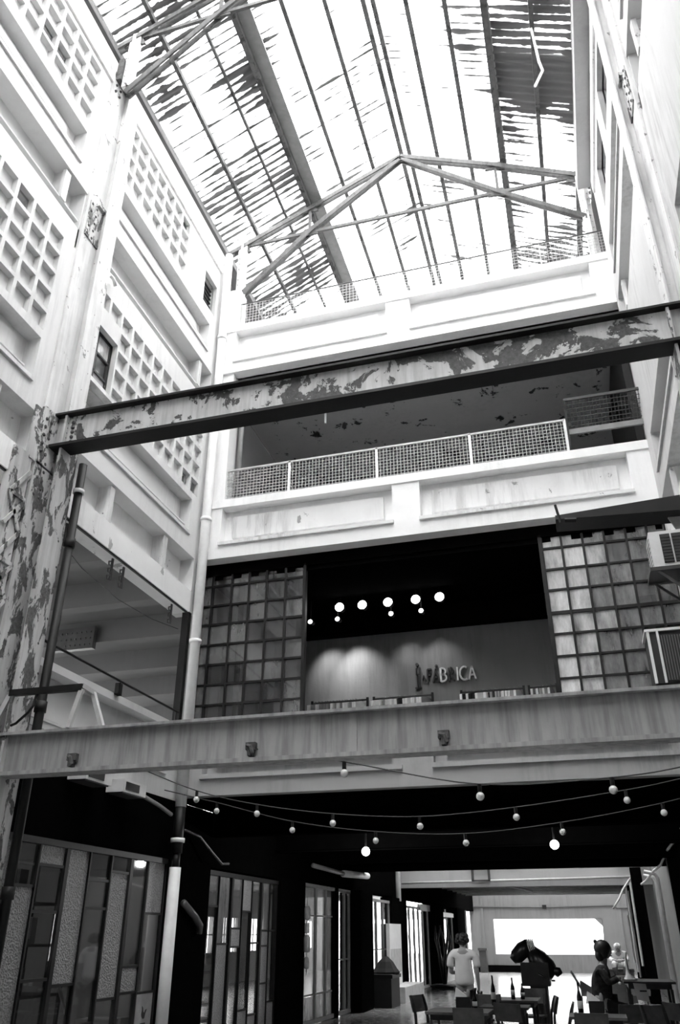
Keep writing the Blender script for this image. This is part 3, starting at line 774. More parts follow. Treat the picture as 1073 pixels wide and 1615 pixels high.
# ------------------------------------------------------------------ air conditioners, awning on the right
def outdoor_unit(nm, x0, x1, y0, y1, z0, z1, label, rounded):
    e = empty(nm, ((x0+x1)/2, (y0+y1)/2, z0), label, 'air conditioner')
    MB().box(x0, x1, y0, y1, z0, z1).build('casing', 'ac_dark' if rounded else 'ac_white', e)
    if not rounded:
        for a, b in ((x0+.13, x0+.25), (x0+.27, x1-.04)):
            p = MB().box(a, b, y0-.012, y0+.0, z0+.05, z1-.05).build('grille', 'ac_dark', e)
            s_ = MB()
            for k in range(9): s_.box(a, b, y0-.02, y0-.012, z0+.06+k*(z1-z0-.12)/9, z0+.075+k*(z1-z0-.12)/9)
            s_.build('slat', 'dark_iron', p)
        s_ = MB()
        for k in range(7): s_.bar((x0-.008, y0+.04, z0+.06+k*.06), (x0-.008, y1-.04, z0+.1+k*.06), .006, .008)
        s_.build('side_grille', 'grey_iron', e)
        b = MB(); b.box(x0-.06, XR, y0-.03, y0+.02, z0-.05, z0); b.box(x0-.06, XR, y1-.02, y1+.03, z0-.05, z0); b.box(x0-.06, XR, y0, y1, z0-.03, z0)
        b.bar((x0+.02, y0, z0-.04), (XR, y0, z0-.5), .03, .03); b.bar((x0+.02, y1, z0-.04), (XR, y1, z0-.5), .03, .03)
        b.build('bracket', 'dark_iron', e)
    else:
        g_ = MB().box(x0+.12, x1, y0-.015, y0, z0+.02, z1-.05).build('grille', 'ac_dark', e)
        s_ = MB()
        for k in range(24): s_.box(x0+.12+k*.03, x0+.125+k*.03, y0-.022, y0-.015, z0+.03, z1-.06)
        s_.build('fin', 'grey_iron', g_)
        MB().box(x0-.03, x1, y0-.03, y1, z1, z1+.03).build('lid', 'white_pipe', e)
        MB().box(x0-.01, x0+.02, y0-.02, y0+.02, z0, z1).build('corner_post', 'white_pipe', e)
        MB().box(x0+.10, x0+.125, y0-.03, y0, z0, z1).build('corner_post', 'white_pipe', e)
        b = MB(); b.box(x0-.02, XR, y0+.05, y0+.1, z0-.06, z0); b.box(x0-.02, XR, y1-.1, y1-.05, z0-.06, z0); b.build('bracket', 'dark_iron', e)
outdoor_unit('air_conditioner', 1.30, 1.76, 10.0, 10.45, 5.80, 6.30, 'white air conditioner on a bracket before the upper right panes', False)
outdoor_unit('air_conditioner', 1.05, 1.78, 9.9, 10.35, 4.30, 4.93, 'larger air conditioner with meshed front just above the lower beam', True)
e = empty('folded_awning', (1.0, 10.2, 6.7), 'dark folded awning sticking out above the right shop window', 'awning')
MB().add([(.18, 10.1, 6.70), (1.8, 10.1, 6.62), (1.8, 10.5, 6.62), (.18, 10.5, 6.70), (.18, 10.1, 6.76), (1.8, 10.1, 6.84), (1.8, 10.5, 6.84), (.18, 10.5, 6.76)],
         [(0,3,2,1),(4,5,6,7),(0,1,5,4),(1,2,6,5),(2,3,7,6),(3,0,4,7)]).build('canopy', 'black_iron', e)
MB().tube([(.2, 10.1, 6.92), (.24, 10.1, 6.64)], .02, 6).build('tip_rod', 'black_iron', e)
MB().tube([(.3, 10.12, 6.68), (.45, 10.12, 6.66)], .035, 8).build('roller', 'black_iron', e)
MB().add([(1.62, 10.3, 6.65), (1.8, 10.3, 6.65), (1.8, 10.3, 6.2), (1.62, 10.34, 6.65), (1.8, 10.34, 6.65), (1.8, 10.34, 6.2)], [(0,1,2),(5,4,3),(0,3,4,1),(1,4,5,2),(2,5,3,0)]).build('bracket', 'grey_iron', e)

# two old air conditioner boxes and a bent pipe low on the left wall
for y, z, lbl in ((9.1, 3.36, 'pale box of an old air conditioner under the left gallery parapet, nearer one'), (10.0, 3.34, 'pale box of an old air conditioner under the left gallery parapet, farther one')):
    e = empty('wall_unit', (-5.8, y, z), lbl, 'air conditioner')
    MB().box(-5.98, -5.72, y-.3, y+.3, z, z+.16).build('casing', 'ac_white', e)
    MB().box(-5.97, -5.74, y-.28, y+.26, z-.015, z).build('under_tray', 'ac_dark', e)
    MB().box(-5.72, -5.71, y-.25, y+.1, z+.03, z+.13).build('grille', 'ac_dark', e)
e = MB().tube([(-5.88, 10.0, 3.44), (-5.87, 10.5, 3.40), (-5.86, 11.0, 3.33), (-5.9, 11.45, 3.27)], .03, 8).build('bent_pipe', 'grey_iron', None, True); tag(e, 'grey bent pipe sloping under the left parapet to the white downpipe', 'pipe')
e = MB().tube([(-5.9, 11.95, 3.1), (-5.85, 12.4, 3.05), (-5.8, 12.8, 2.85), (-5.75, 13.1, 2.7), (-5.72, 13.3, 2.72)], .022, 6).build('bent_cable', 'dark_pipe', None, True); tag(e, 'thin grey cable curling down past the white downpipe', 'cable')
e = MB().tube([(-5.8, 11.9, 2.1), (-5.78, 12.3, 1.92), (-5.78, 12.5, 1.8), (-5.8, 12.52, 1.7)], .05, 8).build('elbow_pipe', 'dark_pipe', None, True); tag(e, 'short grey elbow pipe on the dark pier beside the shopfront', 'pipe')

# ------------------------------------------------------------------ shopfronts along the left wall
def shopfront(nm, label, cols, z0, z1, fm, fw=.025, yface=XL, thick=()):
    """cols = [(y0, y1, [(za, zb, material), ...])]"""
    ya, yb = cols[0][0], cols[-1][1]
    e = empty(nm, (yface, (ya+yb)/2, z0)); struct(e, label)
    for i, c in enumerate(cols):
        for y in ([c[0], c[1]] if i == len(cols)-1 else [c[0]]):
            w_ = .07 if i in thick else fw
            MB().box(yface-.04, yface+.03, y-w_/2, y+w_/2, z0, z1).build('mullion', fm, e)
        for (za, zb, m) in c[2]:
            MB().box(yface-.008, yface+.004, c[0]+fw/2, c[1]-fw/2, za, zb).build('pane', m, e)
            if za > z0+.05: MB().box(yface-.035, yface+.02, c[0]+fw/2, c[1]-fw/2, za-.02, za+.01).build('glazing_bar', fm, e)
    MB().box(yface-.06, yface+.05, ya, yb, z1, z1+.07).build('head', fm, e)
    MB().box(yface-.06, yface+.04, ya, yb, z0-.08, z0).build('sill', fm, e)
    return e
C, T, P_ = 'glass_shop', 'glass_frosted', 'glass_frosted_pale'
shopA = shopfront('window_4', 'black framed shopfront of mixed clear and rippled panes at the lower left', [
    (6.6, 7.1, [(1.3, 2.6, T), (.1, 1.3, C)]), (7.55, 8.02, [(2.0, 2.6, T), (.1, 2.0, C)]),
    (8.02, 8.5, [(2.17, 2.6, C), (.1, 2.15, T)]), (8.5, 9.02, [(2.40, 2.6, T), (1.92, 2.38, C), (1.25, 1.9, C), (.75, 1.23, C), (.1, .73, C)]),
    (9.06, 9.56, [(1.18, 2.6, T), (.75, 1.16, C), (.1, .73, C)]), (9.56, 10.08, [(2.3, 2.6, C), (1.98, 2.28, C), (.75, 1.96, C), (.1, .73, C)]),
    (10.08, 10.56, [(2.42, 2.6, C), (.98, 2.4, T), (.1, .96, C)]), (10.6, 11.08, [(1.32, 2.6, C), (1.02, 1.3, T), (.1, 1.0, C)]),
    (11.08, 11.6, [(1.95, 2.6, P_), (1.0, 1.93, C), (.1, .98, C)])], .1, 2.6, 'black_iron', .025, thick=(4, 7))
shopB = shopfront('window_5', 'black framed shopfront with tall narrow panes behind the white downpipe', [
    (12.92, 13.08, [(1.6, 2.55, P_), (.1, 1.58, P_)]), (13.08, 13.58, [(2.1, 2.55, 'glass_dusty'), (.1, 2.08, C)]), (13.58, 14.06, [(1.55, 2.55, 'glass_pale_c'), (.1, 1.53, T)]),
    (14.14, 14.62, [(1.78, 2.55, 'glass_dusty'), (1.5, 1.76, P_), (.1, 1.48, C)]), (14.62, 15.08, [(2.05, 2.55, P_), (.55, 2.03, C), (.1, .53, T)]), (15.08, 15.5, [(1.55, 2.55, C), (.45, 1.53, C), (.1, .43, T)]),
    (15.58, 16.0, [(1.75, 2.55, 'glass_dusty'), (1.5, 1.73, T), (.9, 1.48, T), (.1, .88, T)]), (16.0, 16.4, [(1.75, 2.55, C), (.6, 1.73, C), (.1, .58, T)])], .1, 2.55, 'black_iron', .022, thick=(3, 6))
shopC = shopfront('door_2', 'grey framed glazed doors of the middle left shop', [
    (18.0, 19.0, [(2.05, 2.6, 'glass_dusty'), (.55, 2.02, C), (.1, .52, 'glass_pale_c')]), (19.0, 19.75, [(2.05, 2.6, C), (.55, 2.02, C), (.1, .52, 'glass_pale_c')]), (19.75, 20.3, [(2.05, 2.6, C), (.55, 2.02, C), (.1, .52, 'glass_pale_c')]),
    (20.75, 21.35, [(1.15, 2.55, C), (.1, 1.12, C)]), (21.35, 21.8, [(1.15, 2.55, C), (.1, 1.12, C)])], .1, 2.6, 'grey_iron', .07)
shopD = shopfront('window_6', 'grey framed window with bright panes beside the black bin', [
    (23.2, 23.9, [(1.3, 2.5, C), (.5, 1.27, C), (.1, .48, 'plastic_grey')]), (23.9, 24.7, [(1.3, 2.5, C), (.5, 1.27, C), (.1, .48, 'plastic_grey')]), (24.7, 25.5, [(1.3, 2.5, C), (.5, 1.27, C), (.1, .48, 'plastic_grey')]), (25.5, 26.3, [(1.3, 2.5, C), (.5, 1.27, C)])], .1, 2.5, 'grey_iron', .07)
shopE = shopfront('window_7', 'light framed glazed doors past the white board', [
    (28.6, 29.4, [(.1, 2.4, C)]), (29.4, 30.2, [(.1, 2.4, C)]), (30.2, 31.0, [(.1, 2.4, C)]), (31.0, 31.8, [(.1, 2.4, C)]), (31.8, 32.8, [(.1, 2.4, C)])], .1, 2.45, 'light_iron', .06)
shopF = shopfront('window_8', 'far light framed window before the dark corner', [
    (34.8, 36.0, [(.6, 2.3, C)]), (36.0, 37.2, [(.6, 2.3, C)]), (37.2, 38.6, [(.6, 2.3, C)])], .5, 2.4, 'light_iron', .06)
MB().box(-6.02, -5.9, 34.8, 38.6, 2.3, 2.45).build('pale_head', 'white_pipe', shopF); MB().box(-6.02, -5.9, 34.8, 38.6, 0, .45).build('pale_base', 'plinth_grey', shopF)
MB().box(-6.02, -5.9, 31.0, 33.6, 2.42, 2.62).build('pale_head', 'white_pipe', shopE)
# dark piers between the shopfronts
for (a, b, d), lbl in zip(((11.75, 12.9, .15), (16.45, 17.95, .1), (20.35, 20.7, .05), (21.85, 23.15, .3), (26.35, 28.5, .12), (32.9, 34.7, .3), (38.7, 41.0, .25)),
        ('behind the white downpipe', 'between the second and third shopfront', 'inside the third shopfront', 'left of the black bin', 'behind the white board', 'behind the bare branches', 'at the far left end')):
    tag(MB().box(-6.25, XL+d, a, b, 0, 2.68).build('pier', 'black_paint'), 'black painted pier %s' % lbl, 'pier')
for a, b in ((7.72, 7.74), ):
    pass
# things inside the first shop
def carton(x, y, z, sx, sy, sz, mat, label):
    e = empty('carton', (x, y, z), label, 'box', 'cartons inside the lower left shop')
    MB().box(x-sx/2, x+sx/2, y-sy/2, y+sy/2, z, z+sz).build('body', mat, e)
    MB().box(x-sx/2-.003, x+sx/2+.003, y-.03, y+.03, z+sz*.2, z+sz+.003).build('tape', 'label_pale', e)
sh = empty('shelf_unit', (-7.0, 9.0, 0), 'black shelving inside the lower left shop', 'shelf')
for z in (.45, 1.0, 1.55, 2.02): MB().box(-7.3, -6.7, 7.6, 10.4, z, z+.03).build('shelf_board', 'dark_iron', sh)
for y in (7.6, 9.0, 10.4):
    for x in (-7.3, -6.7): MB().box(x-.02, x+.02, y-.02, y+.02, 0, 2.6).build('post', 'black_iron', sh)
names = ('tall', 'pale', 'brown', 'small', 'wide', 'grey', 'flat', 'upright', 'narrow', 'plain')
spots_ = [(8.15, 2.05, .35, .42, 'cardboard'), (8.7, 2.05, .35, .4, 'cardboard'), (9.3, 2.05, .4, .36, 'card_dark'), (8.2, 1.58, .3, .3, 'card_dark'), (8.9, 1.58, .5, .34, 'cardboard'), (9.7, 1.58, .3, .3, 'cardboard'),
          (8.0, 1.03, .5, .35, 'card_dark'), (8.75, 1.03, .4, .4, 'cardboard'), (9.5, 1.03, .5, .3, 'card_dark'), (8.4, .48, .6, .42, 'cardboard')]
for i, (y, z, sy, sz, m) in enumerate(spots_):
    carton(-7.0, y, z, .4, sy, sz, m, '%s carton on the %s shelf of the lower left shop' % (names[i], {2.05: 'top', 1.58: 'second', 1.03: 'third', .48: 'lowest'}[z]))
for i, (x, y, sz) in enumerate(((-6.5, 9.8, .6), (-6.55, 10.7, .45), (-6.5, 11.2, .7))):
    carton(x, y, 0, .5, .5, sz, 'cardboard', 'carton standing on the shop floor %s' % ('by the inner door frame', 'between two others', 'under the rooster poster')[i])
e = empty('door_frame', (-6.9, 9.8, 0), 'pale inner door frame with diagonal brace behind the rippled panes', 'door frame')
MB().bar((-6.45, 9.75, 0), (-6.45, 9.75, 2.0), .05, .06).build('jamb', 'light_iron', e); MB().bar((-6.45, 10.25, 0), (-6.45, 10.25, 2.0), .05, .06).build('jamb', 'dark_iron', e)
MB().bar((-6.45, 9.75, 2.0), (-6.45, 10.25, 2.0), .05, .06).build('head', 'light_iron', e); MB().bar((-6.45, 9.75, 1.4), (-6.45, 10.25, .8), .03, .04).build('brace', 'light_iron', e)
e = empty('poster', (-5.985, 11.33, .55), 'pale paper poster with a small dark rooster stuck on the shopfront', 'poster')
MB().box(-5.99, -5.983, 11.1, 11.56, .52, 1.0).build('sheet', 'plastic_grey', e)
MB().prism([(11.30, .72), (11.34, .69), (11.38, .70), (11.40, .75), (11.43, .80), (11.39, .79), (11.37, .76), (11.34, .77), (11.32, .82), (11.29, .84), (11.30, .79), (11.29, .75)], 'x', -5.983, -5.98).build('rooster', 'letter_dark', e)
MB().box(-5.983, -5.981, 11.28, 11.42, .63, .645).build('caption', 'letter_dark', e)
e = empty('tube_lamp', (-7.1, 11.0, 2.9), 'fluorescent tube lamp glowing under the ceiling of the lower left shop', 'lamp')
MB().box(-7.16, -7.04, 10.3, 11.7, 2.95, 3.25).build('housing', 'ac_white', e); MB().tube([(-7.1, 10.35, 2.92), (-7.1, 11.65, 2.92)], .018, 8).build('tube', 'lamp_glow', e)
ld = bpy.data.lights.new('tube_light', 'POINT'); lo = bpy.data.objects.new('tube_light', ld); COL.objects.link(lo); lo.parent = e; lo.location = (0, -.6, -.1); ld.energy = 5; ld.shadow_soft_size = .2
# stacked chairs / rack behind the second shopfront
e = empty('bakery_rack', (-7.2, 15.2, 0), 'dark rack with trays behind the second shopfront', 'rack')
for y in (14.6, 15.9):
    for x in (-7.5, -6.9): MB().box(x-.015, x+.015, y-.015, y+.015, 0, 1.35).build('post', 'black_iron', e)
for z in (.3, .55, .8, 1.05, 1.3): MB().box(-7.5, -6.9, 14.6, 15.9, z, z+.05).build('tray', 'dark_iron', e)
# glass jars hanging on a chain beside the grey doors
e = empty('lantern_chain', (-5.85, 17.95, .9), 'chain of small glass lanterns hanging beside the grey framed doors', 'lantern')
for z, r, h in ((1.95, .07, .26), (1.7, .06, .2), (1.35, .075, .32), (1.05, .055, .22)):
    MB().lathe((-5.85, 17.95, z), [(r*.6, 0), (r, .03), (r, h-.05), (r*.6, h)], 10).build('jar', 'glass_pale_b', e, True)
MB().tube([(-5.85, 17.95, .95), (-5.85, 17.95, 2.4)], .008, 5).build('chain', 'chrome', e)

# ------------------------------------------------------------------ passage, second light well, far hall
for i, y in enumerate((13.2, 16.3, 19.5, 22.1)):
    b = MB(); ibeam(b, 'x', -5.98, 1.84, y, 3.12, 3.5, .2)
    tag(b.build('passage_beam', 'black_paint'), '%s dark steel beam under the passage ceiling' % ('first', 'second', 'third', 'last')[i], 'beam', 'passage beams')
fb = balcony_y = MB()
fb.box(-5.98, 1.1, 27.98, 28.2, 3.57, 3.86); fb.box(-5.98, 1.1, 27.95, 28.2, 3.86, 3.9); fb.box(-5.98, 1.1, 28.02, 28.2, 3.9, 4.8)
for x in (-5.7, -2.3, 1.0): fb.box(x-.15, x+.15, 27.94, 28.2, 3.57, 4.8)
struct(fb.build('wall_far_fascia', 'white_balcony'), 'pale stained fascia across the far end of the second light well')
struct(MB().box(-5.98, 1.84, 28.0, 28.3, 3.0, 3.56).build('trim_2', 'grey_soffit'), 'grey beam below the far fascia')
struct(MB().box(-6.1, 1.9, 28.3, 40.5, 3.45, 3.6).build('ceiling_far', 'black_paint'), 'black ceiling of the far hall')
struct(MB().box(-14, 9, 28.2, 40.5, 3.6, 3.8).build('roof_far', 'black_paint'))
e = empty('conduit_run', (-2, 27.9, 3.15), 'pale conduit running below the far fascia', 'pipe')
MB().tube([(-5.9, 27.92, 3.14), (-2, 27.92, 3.18), (1.4, 27.92, 3.22)], .035, 8).build('pipe', 'light_iron', e, True)
MB().tube([(-2.9, 27.9, 3.16), (-2.7, 29.5, 3.1), (-2.0, 31.5, 3.0)], .03, 8).build('branch', 'light_iron', e, True)
for i in range(9):
    y = 29.2+1.25*i
    tag(MB().tube([(-5.4, y, 3.22), (1.4, y, 3.22)], .05, 8).build('ceiling_pipe', 'light_iron', None, True), '%s of the pipes under the black far ceiling, counted from the near side' % 'first second third fourth fifth sixth seventh eighth ninth'.split()[i], 'pipe', 'far ceiling pipes')
e = MB(); 
for a, b_, c, d in ((-3.62, -3.55, 3.15, 3.75), (-3.1, -3.03, 3.15, 3.75), (-3.62, -3.03, 3.68, 3.75), (-3.62, -3.03, 3.15, 3.2)): e.box(a, b_, 27.88, 27.98, c, d)
tag(e.build('wall_bracket', 'dark_iron'), 'small dark rectangular bracket fixed to the far fascia', 'bracket')
tag(MB().tube([(-5.93, 27.5, 2.6), (-5.93, 27.5, 5.5)], .09, 10).build('downpipe', 'white_pipe', None, True), 'white pipe ending above the white board', 'pipe')
# far wall with the wide glowing opening (diffusing panel set into the wall)
fw_ = MB(); Yf = lambda d: d
ys_ = [(-6.2, -5.0), (.28, 1.9)]
fw_.box(-6.2, -5.02, 46, 46.3, 0, 4.2); fw_.box(.30, 1.9, 46, 46.3, 0, 4.2); fw_.box(-5.02, .30, 46, 46.3, 0, .78); fw_.box(-5.02, .30, 46, 46.3, 2.34, 4.2)
fw_.prism([(-.05, 2.36), (.32, 2.36), (.32, 2.0)], 'y', 46, 46.3); fw_.prism([(.30, .78), (.30, 1.9), (.22, .78)], 'y', 46, 46.3)
farw = struct(fw_.build('wall_far', 'far_concrete'), 'concrete end wall of the far hall with a wide bright opening')
for x in (-5.55, 1.2): MB().box(x-.06, x+.06, 45.93, 46, 0, 4.0).build('pilaster', 'far_concrete', farw)
MB().tube([(-6.0, 45.94, 2.9), (-2.4, 45.94, 2.86), (.9, 45.94, 2.92), (1.1, 45.94, 2.8), (1.7, 45.94, 2.8)], .035, 6).build('wall_cable', 'dark_iron', farw)
MB().box(-2.5, -2.3, 45.9, 46, 2.8, 2.97).build('junction_box', 'black_iron', farw)
MB().box(-6.1, -2.6, 45.92, 46, 0, .3).build('skirting', 'black_paint', farw)
struct(MB().box(-8, 4, 46.6, 46.62, 0, 4).build('window_9', 'glass_clear'), 'bright translucent pane in the far wall opening')
for i, (x, z, s_, lbl) in enumerate(((-7.0+.9, 2.0, .25, 'upper dark notice on the far left wall'), (-6.1+.25, 1.4, .22, 'lower dark notice on the far left wall'))):
    e = MB().box(x-.03, x+.3, 44.9, 44.93, z-.25, z+.25); 
struct(MB().box(-7.4, -6.1, 43.9, 44.1, 0, 3.4).build('wall_far_return', 'shop_concrete'))
for (x, z, w_, h, m, lbl) in ((-6.55, 2.75, .5, .55, 'card_dark', 'framed dark notice high on the far return wall'), (-6.6, 1.9, .6, .5, 'card_dark', 'dark poster with a pale mark below the framed notice'), (-7.1, 2.35, .5, .5, 'black_paint', 'black notice left of the framed ones')):
    e = empty('notice', (x, 43.88, z), lbl, 'notice'); MB().box(x-w_/2, x+w_/2, 43.86, 43.9, z, z+h).build('board', m, e); MB().box(x-.05, x+.05, 43.85, 43.86, z+.1, z+h-.1).build('mark', 'label_pale', e)
tag(MB().box(-5.75, -5.4, 45.2, 45.6, .0, .95).box(-5.8, -5.35, 45.15, 45.65, .95, 1.05).build('lectern', 'dark_iron'), 'dark stand by the far wall behind the man', 'stand')

# right hand side of the far hall
e = empty('dark_rack', (1.3, 30, 0), 'tall black rack with pale pipes along the right wall', 'rack')
for y in (26.8, 29.5, 33.0): MB().box(1.15, 1.45, y-.12, y+.12, 0, 3.4).build('post', 'black_paint', e)
for z in (2.9, 2.2): MB().box(1.2, 1.3, 26.8, 33, z, z+.08).build('rail', 'black_iron', e)
for x, y, z0, z1 in ((1.10, 26.6, .9, 3.0), (1.02, 28.2, .7, 3.0), (1.12, 29.8, .5, 2.9), (1.0, 29.4, .9, 2.2)):
    MB().tube([(x, y, z0), (x, y, z1)], .035, 6).build('pipe', 'light_iron', e)
for x, y in ((1.72, 25.3), (1.66, 23.7)):
    tag(MB().tube([(x, y, 0), (x, y, 2.95), (x-.05, y, 3.05), (x-.3, y, 3.1)], .05, 8).build('wall_pipe', 'light_iron', None, True), '%s pale vertical pipe on the right wall of the far hall' % ('left' if y > 25 else 'right'), 'pipe')
tag(MB().tube([(1.7, 15.4, 3.42), (1.68, 17, 3.3), (1.66, 19.5, 3.26), (1.62, 21.5, 3.1), (1.58, 23.5, 3.1), (1.45, 25.0, 2.95), (1.35, 25.6, 2.9)], .03, 6).build('hanging_cable', 'label_pale', None, True), 'thick pale cable bundle sagging along the right wall', 'cable')
tag(MB().tube([(1.2, 27.92, 3.2), (.9, 27.6, 2.85), (.75, 27.4, 2.6), (.55, 27.3, 2.35)], .03, 6).build('loose_cable', 'label_pale', None, True), 'short pale cable end dangling under the far fascia', 'cable')
e = empty('shutter_box', (1.55, 27.0, 3.4), 'pale metal brackets and box at the right end of the far fascia', 'box')
MB().box(1.15, 1.6, 27.5, 27.9, 3.6, 3.95).build('box', 'plastic_white', e); MB().bar((1.1, 27.4, 3.5), (1.75, 27.4, 3.52), .04, .05).build('bracket', 'light_iron', e); MB().bar((1.2, 27.4, 3.5), (1.5, 27.4, 3.05), .04, .05).build('brace', 'light_iron', e)
# bare bulbs
for x, y, z, lbl, pw in ((-3.78, 14.9, 2.99, 'bright bare bulb at the left of the passage', 26), (-.5, 14.9, 3.02, 'bright bare bulb at the right of the passage', 16)):
    e = empty('bare_bulb', (x, y, z), lbl, 'lamp')
    MB().ball((x, y, z), .075, 12, 8).build('globe', 'lamp_glow', e, True); MB().tube([(x, y, z+.06), (x, y, 3.5)], .02, 6).build('stem', 'dark_iron', e)
    ld = bpy.data.lights.new('bulb_light', 'POINT'); lo = bpy.data.objects.new('bulb_light', ld); COL.objects.link(lo); lo.parent = e
    lo.location = (0, 0, -.11); ld.energy = pw; ld.shadow_soft_size = .06
# thick pale pipe on brackets, left of the passage
e = empty('insulated_pipe', (-5.75, 20.5, 3.0), 'pale insulated pipe reaching out above the grey doors', 'pipe')
MB().tube([(-5.82, 18.2, 3.02), (-5.75, 20.4, 2.98)], .05, 8).build('wrapped_length', 'plastic_grey', e, True); MB().tube([(-5.75, 20.4, 2.98), (-5.7, 22.6, 3.05)], .08, 10).build('pipe', 'white_pipe', e, True)
# white display board on plinth, bin, bare branches
e = empty('display_board', (-5.7, 26.2, 0), 'white upright board on a pale plinth along the left wall', 'board')
MB().box(-5.87, -5.3, 25.1, 27.9, 0, .38).build('plinth', 'plinth_grey', e); MB().box(-5.85, -5.75, 25.3, 26.9, .38, 1.95).build('panel', 'paper_white', e)
MB().box(-5.75, -5.74, 25.4, 26.8, .7, 1.3).build('print', 'label_pale', e)
e = empty('waste_bin', (-5.55, 23.9, 0), 'black waste bin with a stuffed bag before the plinth', 'bin')
MB().box(-5.8, -5.3, 23.4, 24.4, 0, .75).build('body', 'rubber', e); MB().lathe((-5.55, 23.9, .73), [(.34, 0), (.38, .06), (.30, .15), (.2, .3), (.06, .42)], 9).build('bag', 'cloth_black', e); MB().box(-5.84, -5.26, 23.36, 24.44, .66, .74).build('rim', 'black_iron', e)
e = empty('bare_branches', (-5.2, 31.8, 0), 'dark bare branches in a black pot near the far windows', 'plant')
MB().lathe((-5.3, 31.8, 0), [(.45, 0), (.55, .1), (.4, .14)], 12).build('base', 'black_iron', e)
for k in range(5):
    a = k*1.3; MB().tube([(-5.3, 31.8, .1), (-5.3+.12*math.cos(a), 31.8+.3*math.sin(a), .8), (-5.3+.3*math.cos(a+.4), 31.8+.5*math.sin(a), 1.5), (-5.3+.32*math.cos(a+.9), 31.8+.6*math.sin(a), 1.95)], [.07, .06, .045, .02], 6).build('branch', 'black_iron', e, True)
# pictures of the festoon strings: three cables with globes
def festoon(name, pts, bulbs, label, lblb):
    e = empty(name, pts[0], label, 'cable')
    # smooth polyline
    P = [Vector(p) for p in pts]; out = []
    for i in range(len(P)-1):
        p0, p1, p2, p3 = P[max(i-1, 0)], P[i], P[i+1], P[min(i+2, len(P)-1)]
        for k in range(6):
            t_ = k/6; out.append(.5*((2*p1)+(p2-p0)*t_+(2*p0-5*p1+4*p2-p3)*t_*t_+(3*p1-p0-3*p2+p3)*t_**3))
    out.append(P[-1])
    MB().tube(out, .007, 5).build('wire', 'cable', e)
    for b in bulbs:
        s_ = MB().tube([(b[0], b[1], b[2]+.04), (b[0], b[1], b[2]+.115)], .022, 8).build('socket', 'black_iron', e)
        MB().ball(b, .042, 10, 8).build('bulb', 'bulb_glass', e, True)
up = .115
c1 = [(-2.27, 8.1, 3.14), (-.94, 8.35, 2.90), (.33, 8.5, 2.93)]
festoon('bulb_string', [(-2.97, 7.28, 3.27)]+[(x, y, z+up) for x, y, z in c1]+[(1.1, 8.6, 3.15), (1.78, 8.7, 3.35)], c1, 'bulb string starting at the clamp on the lower beam', '')
c2 = [(-5.05, 10.5, 3.32), (-4.16, 10.52, 3.11), (-3.11, 10.54, 2.96), (-1.97, 10.56, 2.89), (-.77, 10.58, 2.96), (.55, 10.6, 3.11)]
festoon('bulb_string', [(-5.97, 10.5, 3.78)]+[(x, y, z+up) for x, y, z in c2]+[(1.2, 10.6, 3.33), (1.78, 10.6, 3.45)], c2, 'bulb string sagging in front of the grey fascia, upper of the two long ones', '')
c3 = [(-5.12, 11.35, 3.28), (-3.96, 11.4, 2.99), (-2.75, 11.4, 2.82), (-1.52, 11.4, 2.76), (-.26, 11.4, 2.86), (1.01, 11.4, 3.05)]
festoon('bulb_string', [(-5.97, 11.3, 3.60)]+[(x, y, z+up) for x, y, z in c3]+[(1.78, 11.4, 3.35)], c3, 'lower long bulb string hanging just under the fascia edge', '')

# left gallery window (small leaded window with a taped pane) and the dark vent window
e = empty('window_10', (-6.12, 8.05, 8.7)); struct(e, 'small four pane window in the left wall with one papered pane')
for y in (7.70, 8.05, 8.40): MB().box(-6.15, -6.10, y-.02, y+.02, 8.70, 9.78).build('upright_bar', 'dark_iron', e)
for z in (8.72, 9.08, 9.42, 9.77): MB().box(-6.15, -6.10, 7.70, 8.40, z-.015, z+.015).build('cross_bar', 'dark_iron', e)
pm = [['grey_soffit', 'grey_soffit'], ['paper_white', 'glass_shop'], ['glass_pale_a', 'glass_pale_b']]
for i, (za, zb) in enumerate(((8.72, 9.08), (9.08, 9.42), (9.42, 9.77))):
    for j, (a, b) in enumerate(((7.70, 8.05), (8.05, 8.40))): MB().box(-6.135, -6.125, a, b, za, zb).build('pane', pm[i][j], e)
MB().box(-6.125, -6.12, 7.80, 7.95, 9.14, 9.18).box(-6.125, -6.12, 7.80, 7.84, 9.14, 9.36).box(-6.125, -6.12, 7.86, 7.98, 9.22, 9.25).box(-6.125, -6.12, 7.88, 7.97, 9.30, 9.33).build('marks', 'plastic_grey', e)
MB().box(-6.1, -5.88, 7.66, 8.5, 8.62, 8.69).build('sill', 'flaked_white', e)
e = empty('window_11', (-6.1, 11.2, 13.0)); struct(e, 'dark louvred vent window high in the left wall')
for k in range(7): MB().bar((-6.16, 10.94, 13.06+.11*k), (-6.16, 11.5, 13.06+.11*k), .08, .015).build('louvre', 'dark_iron', e)
struct(MB().box(-6.34, -6.30, 10.94, 11.5, 13.0, 13.8).build('window_12', 'black_iron'))
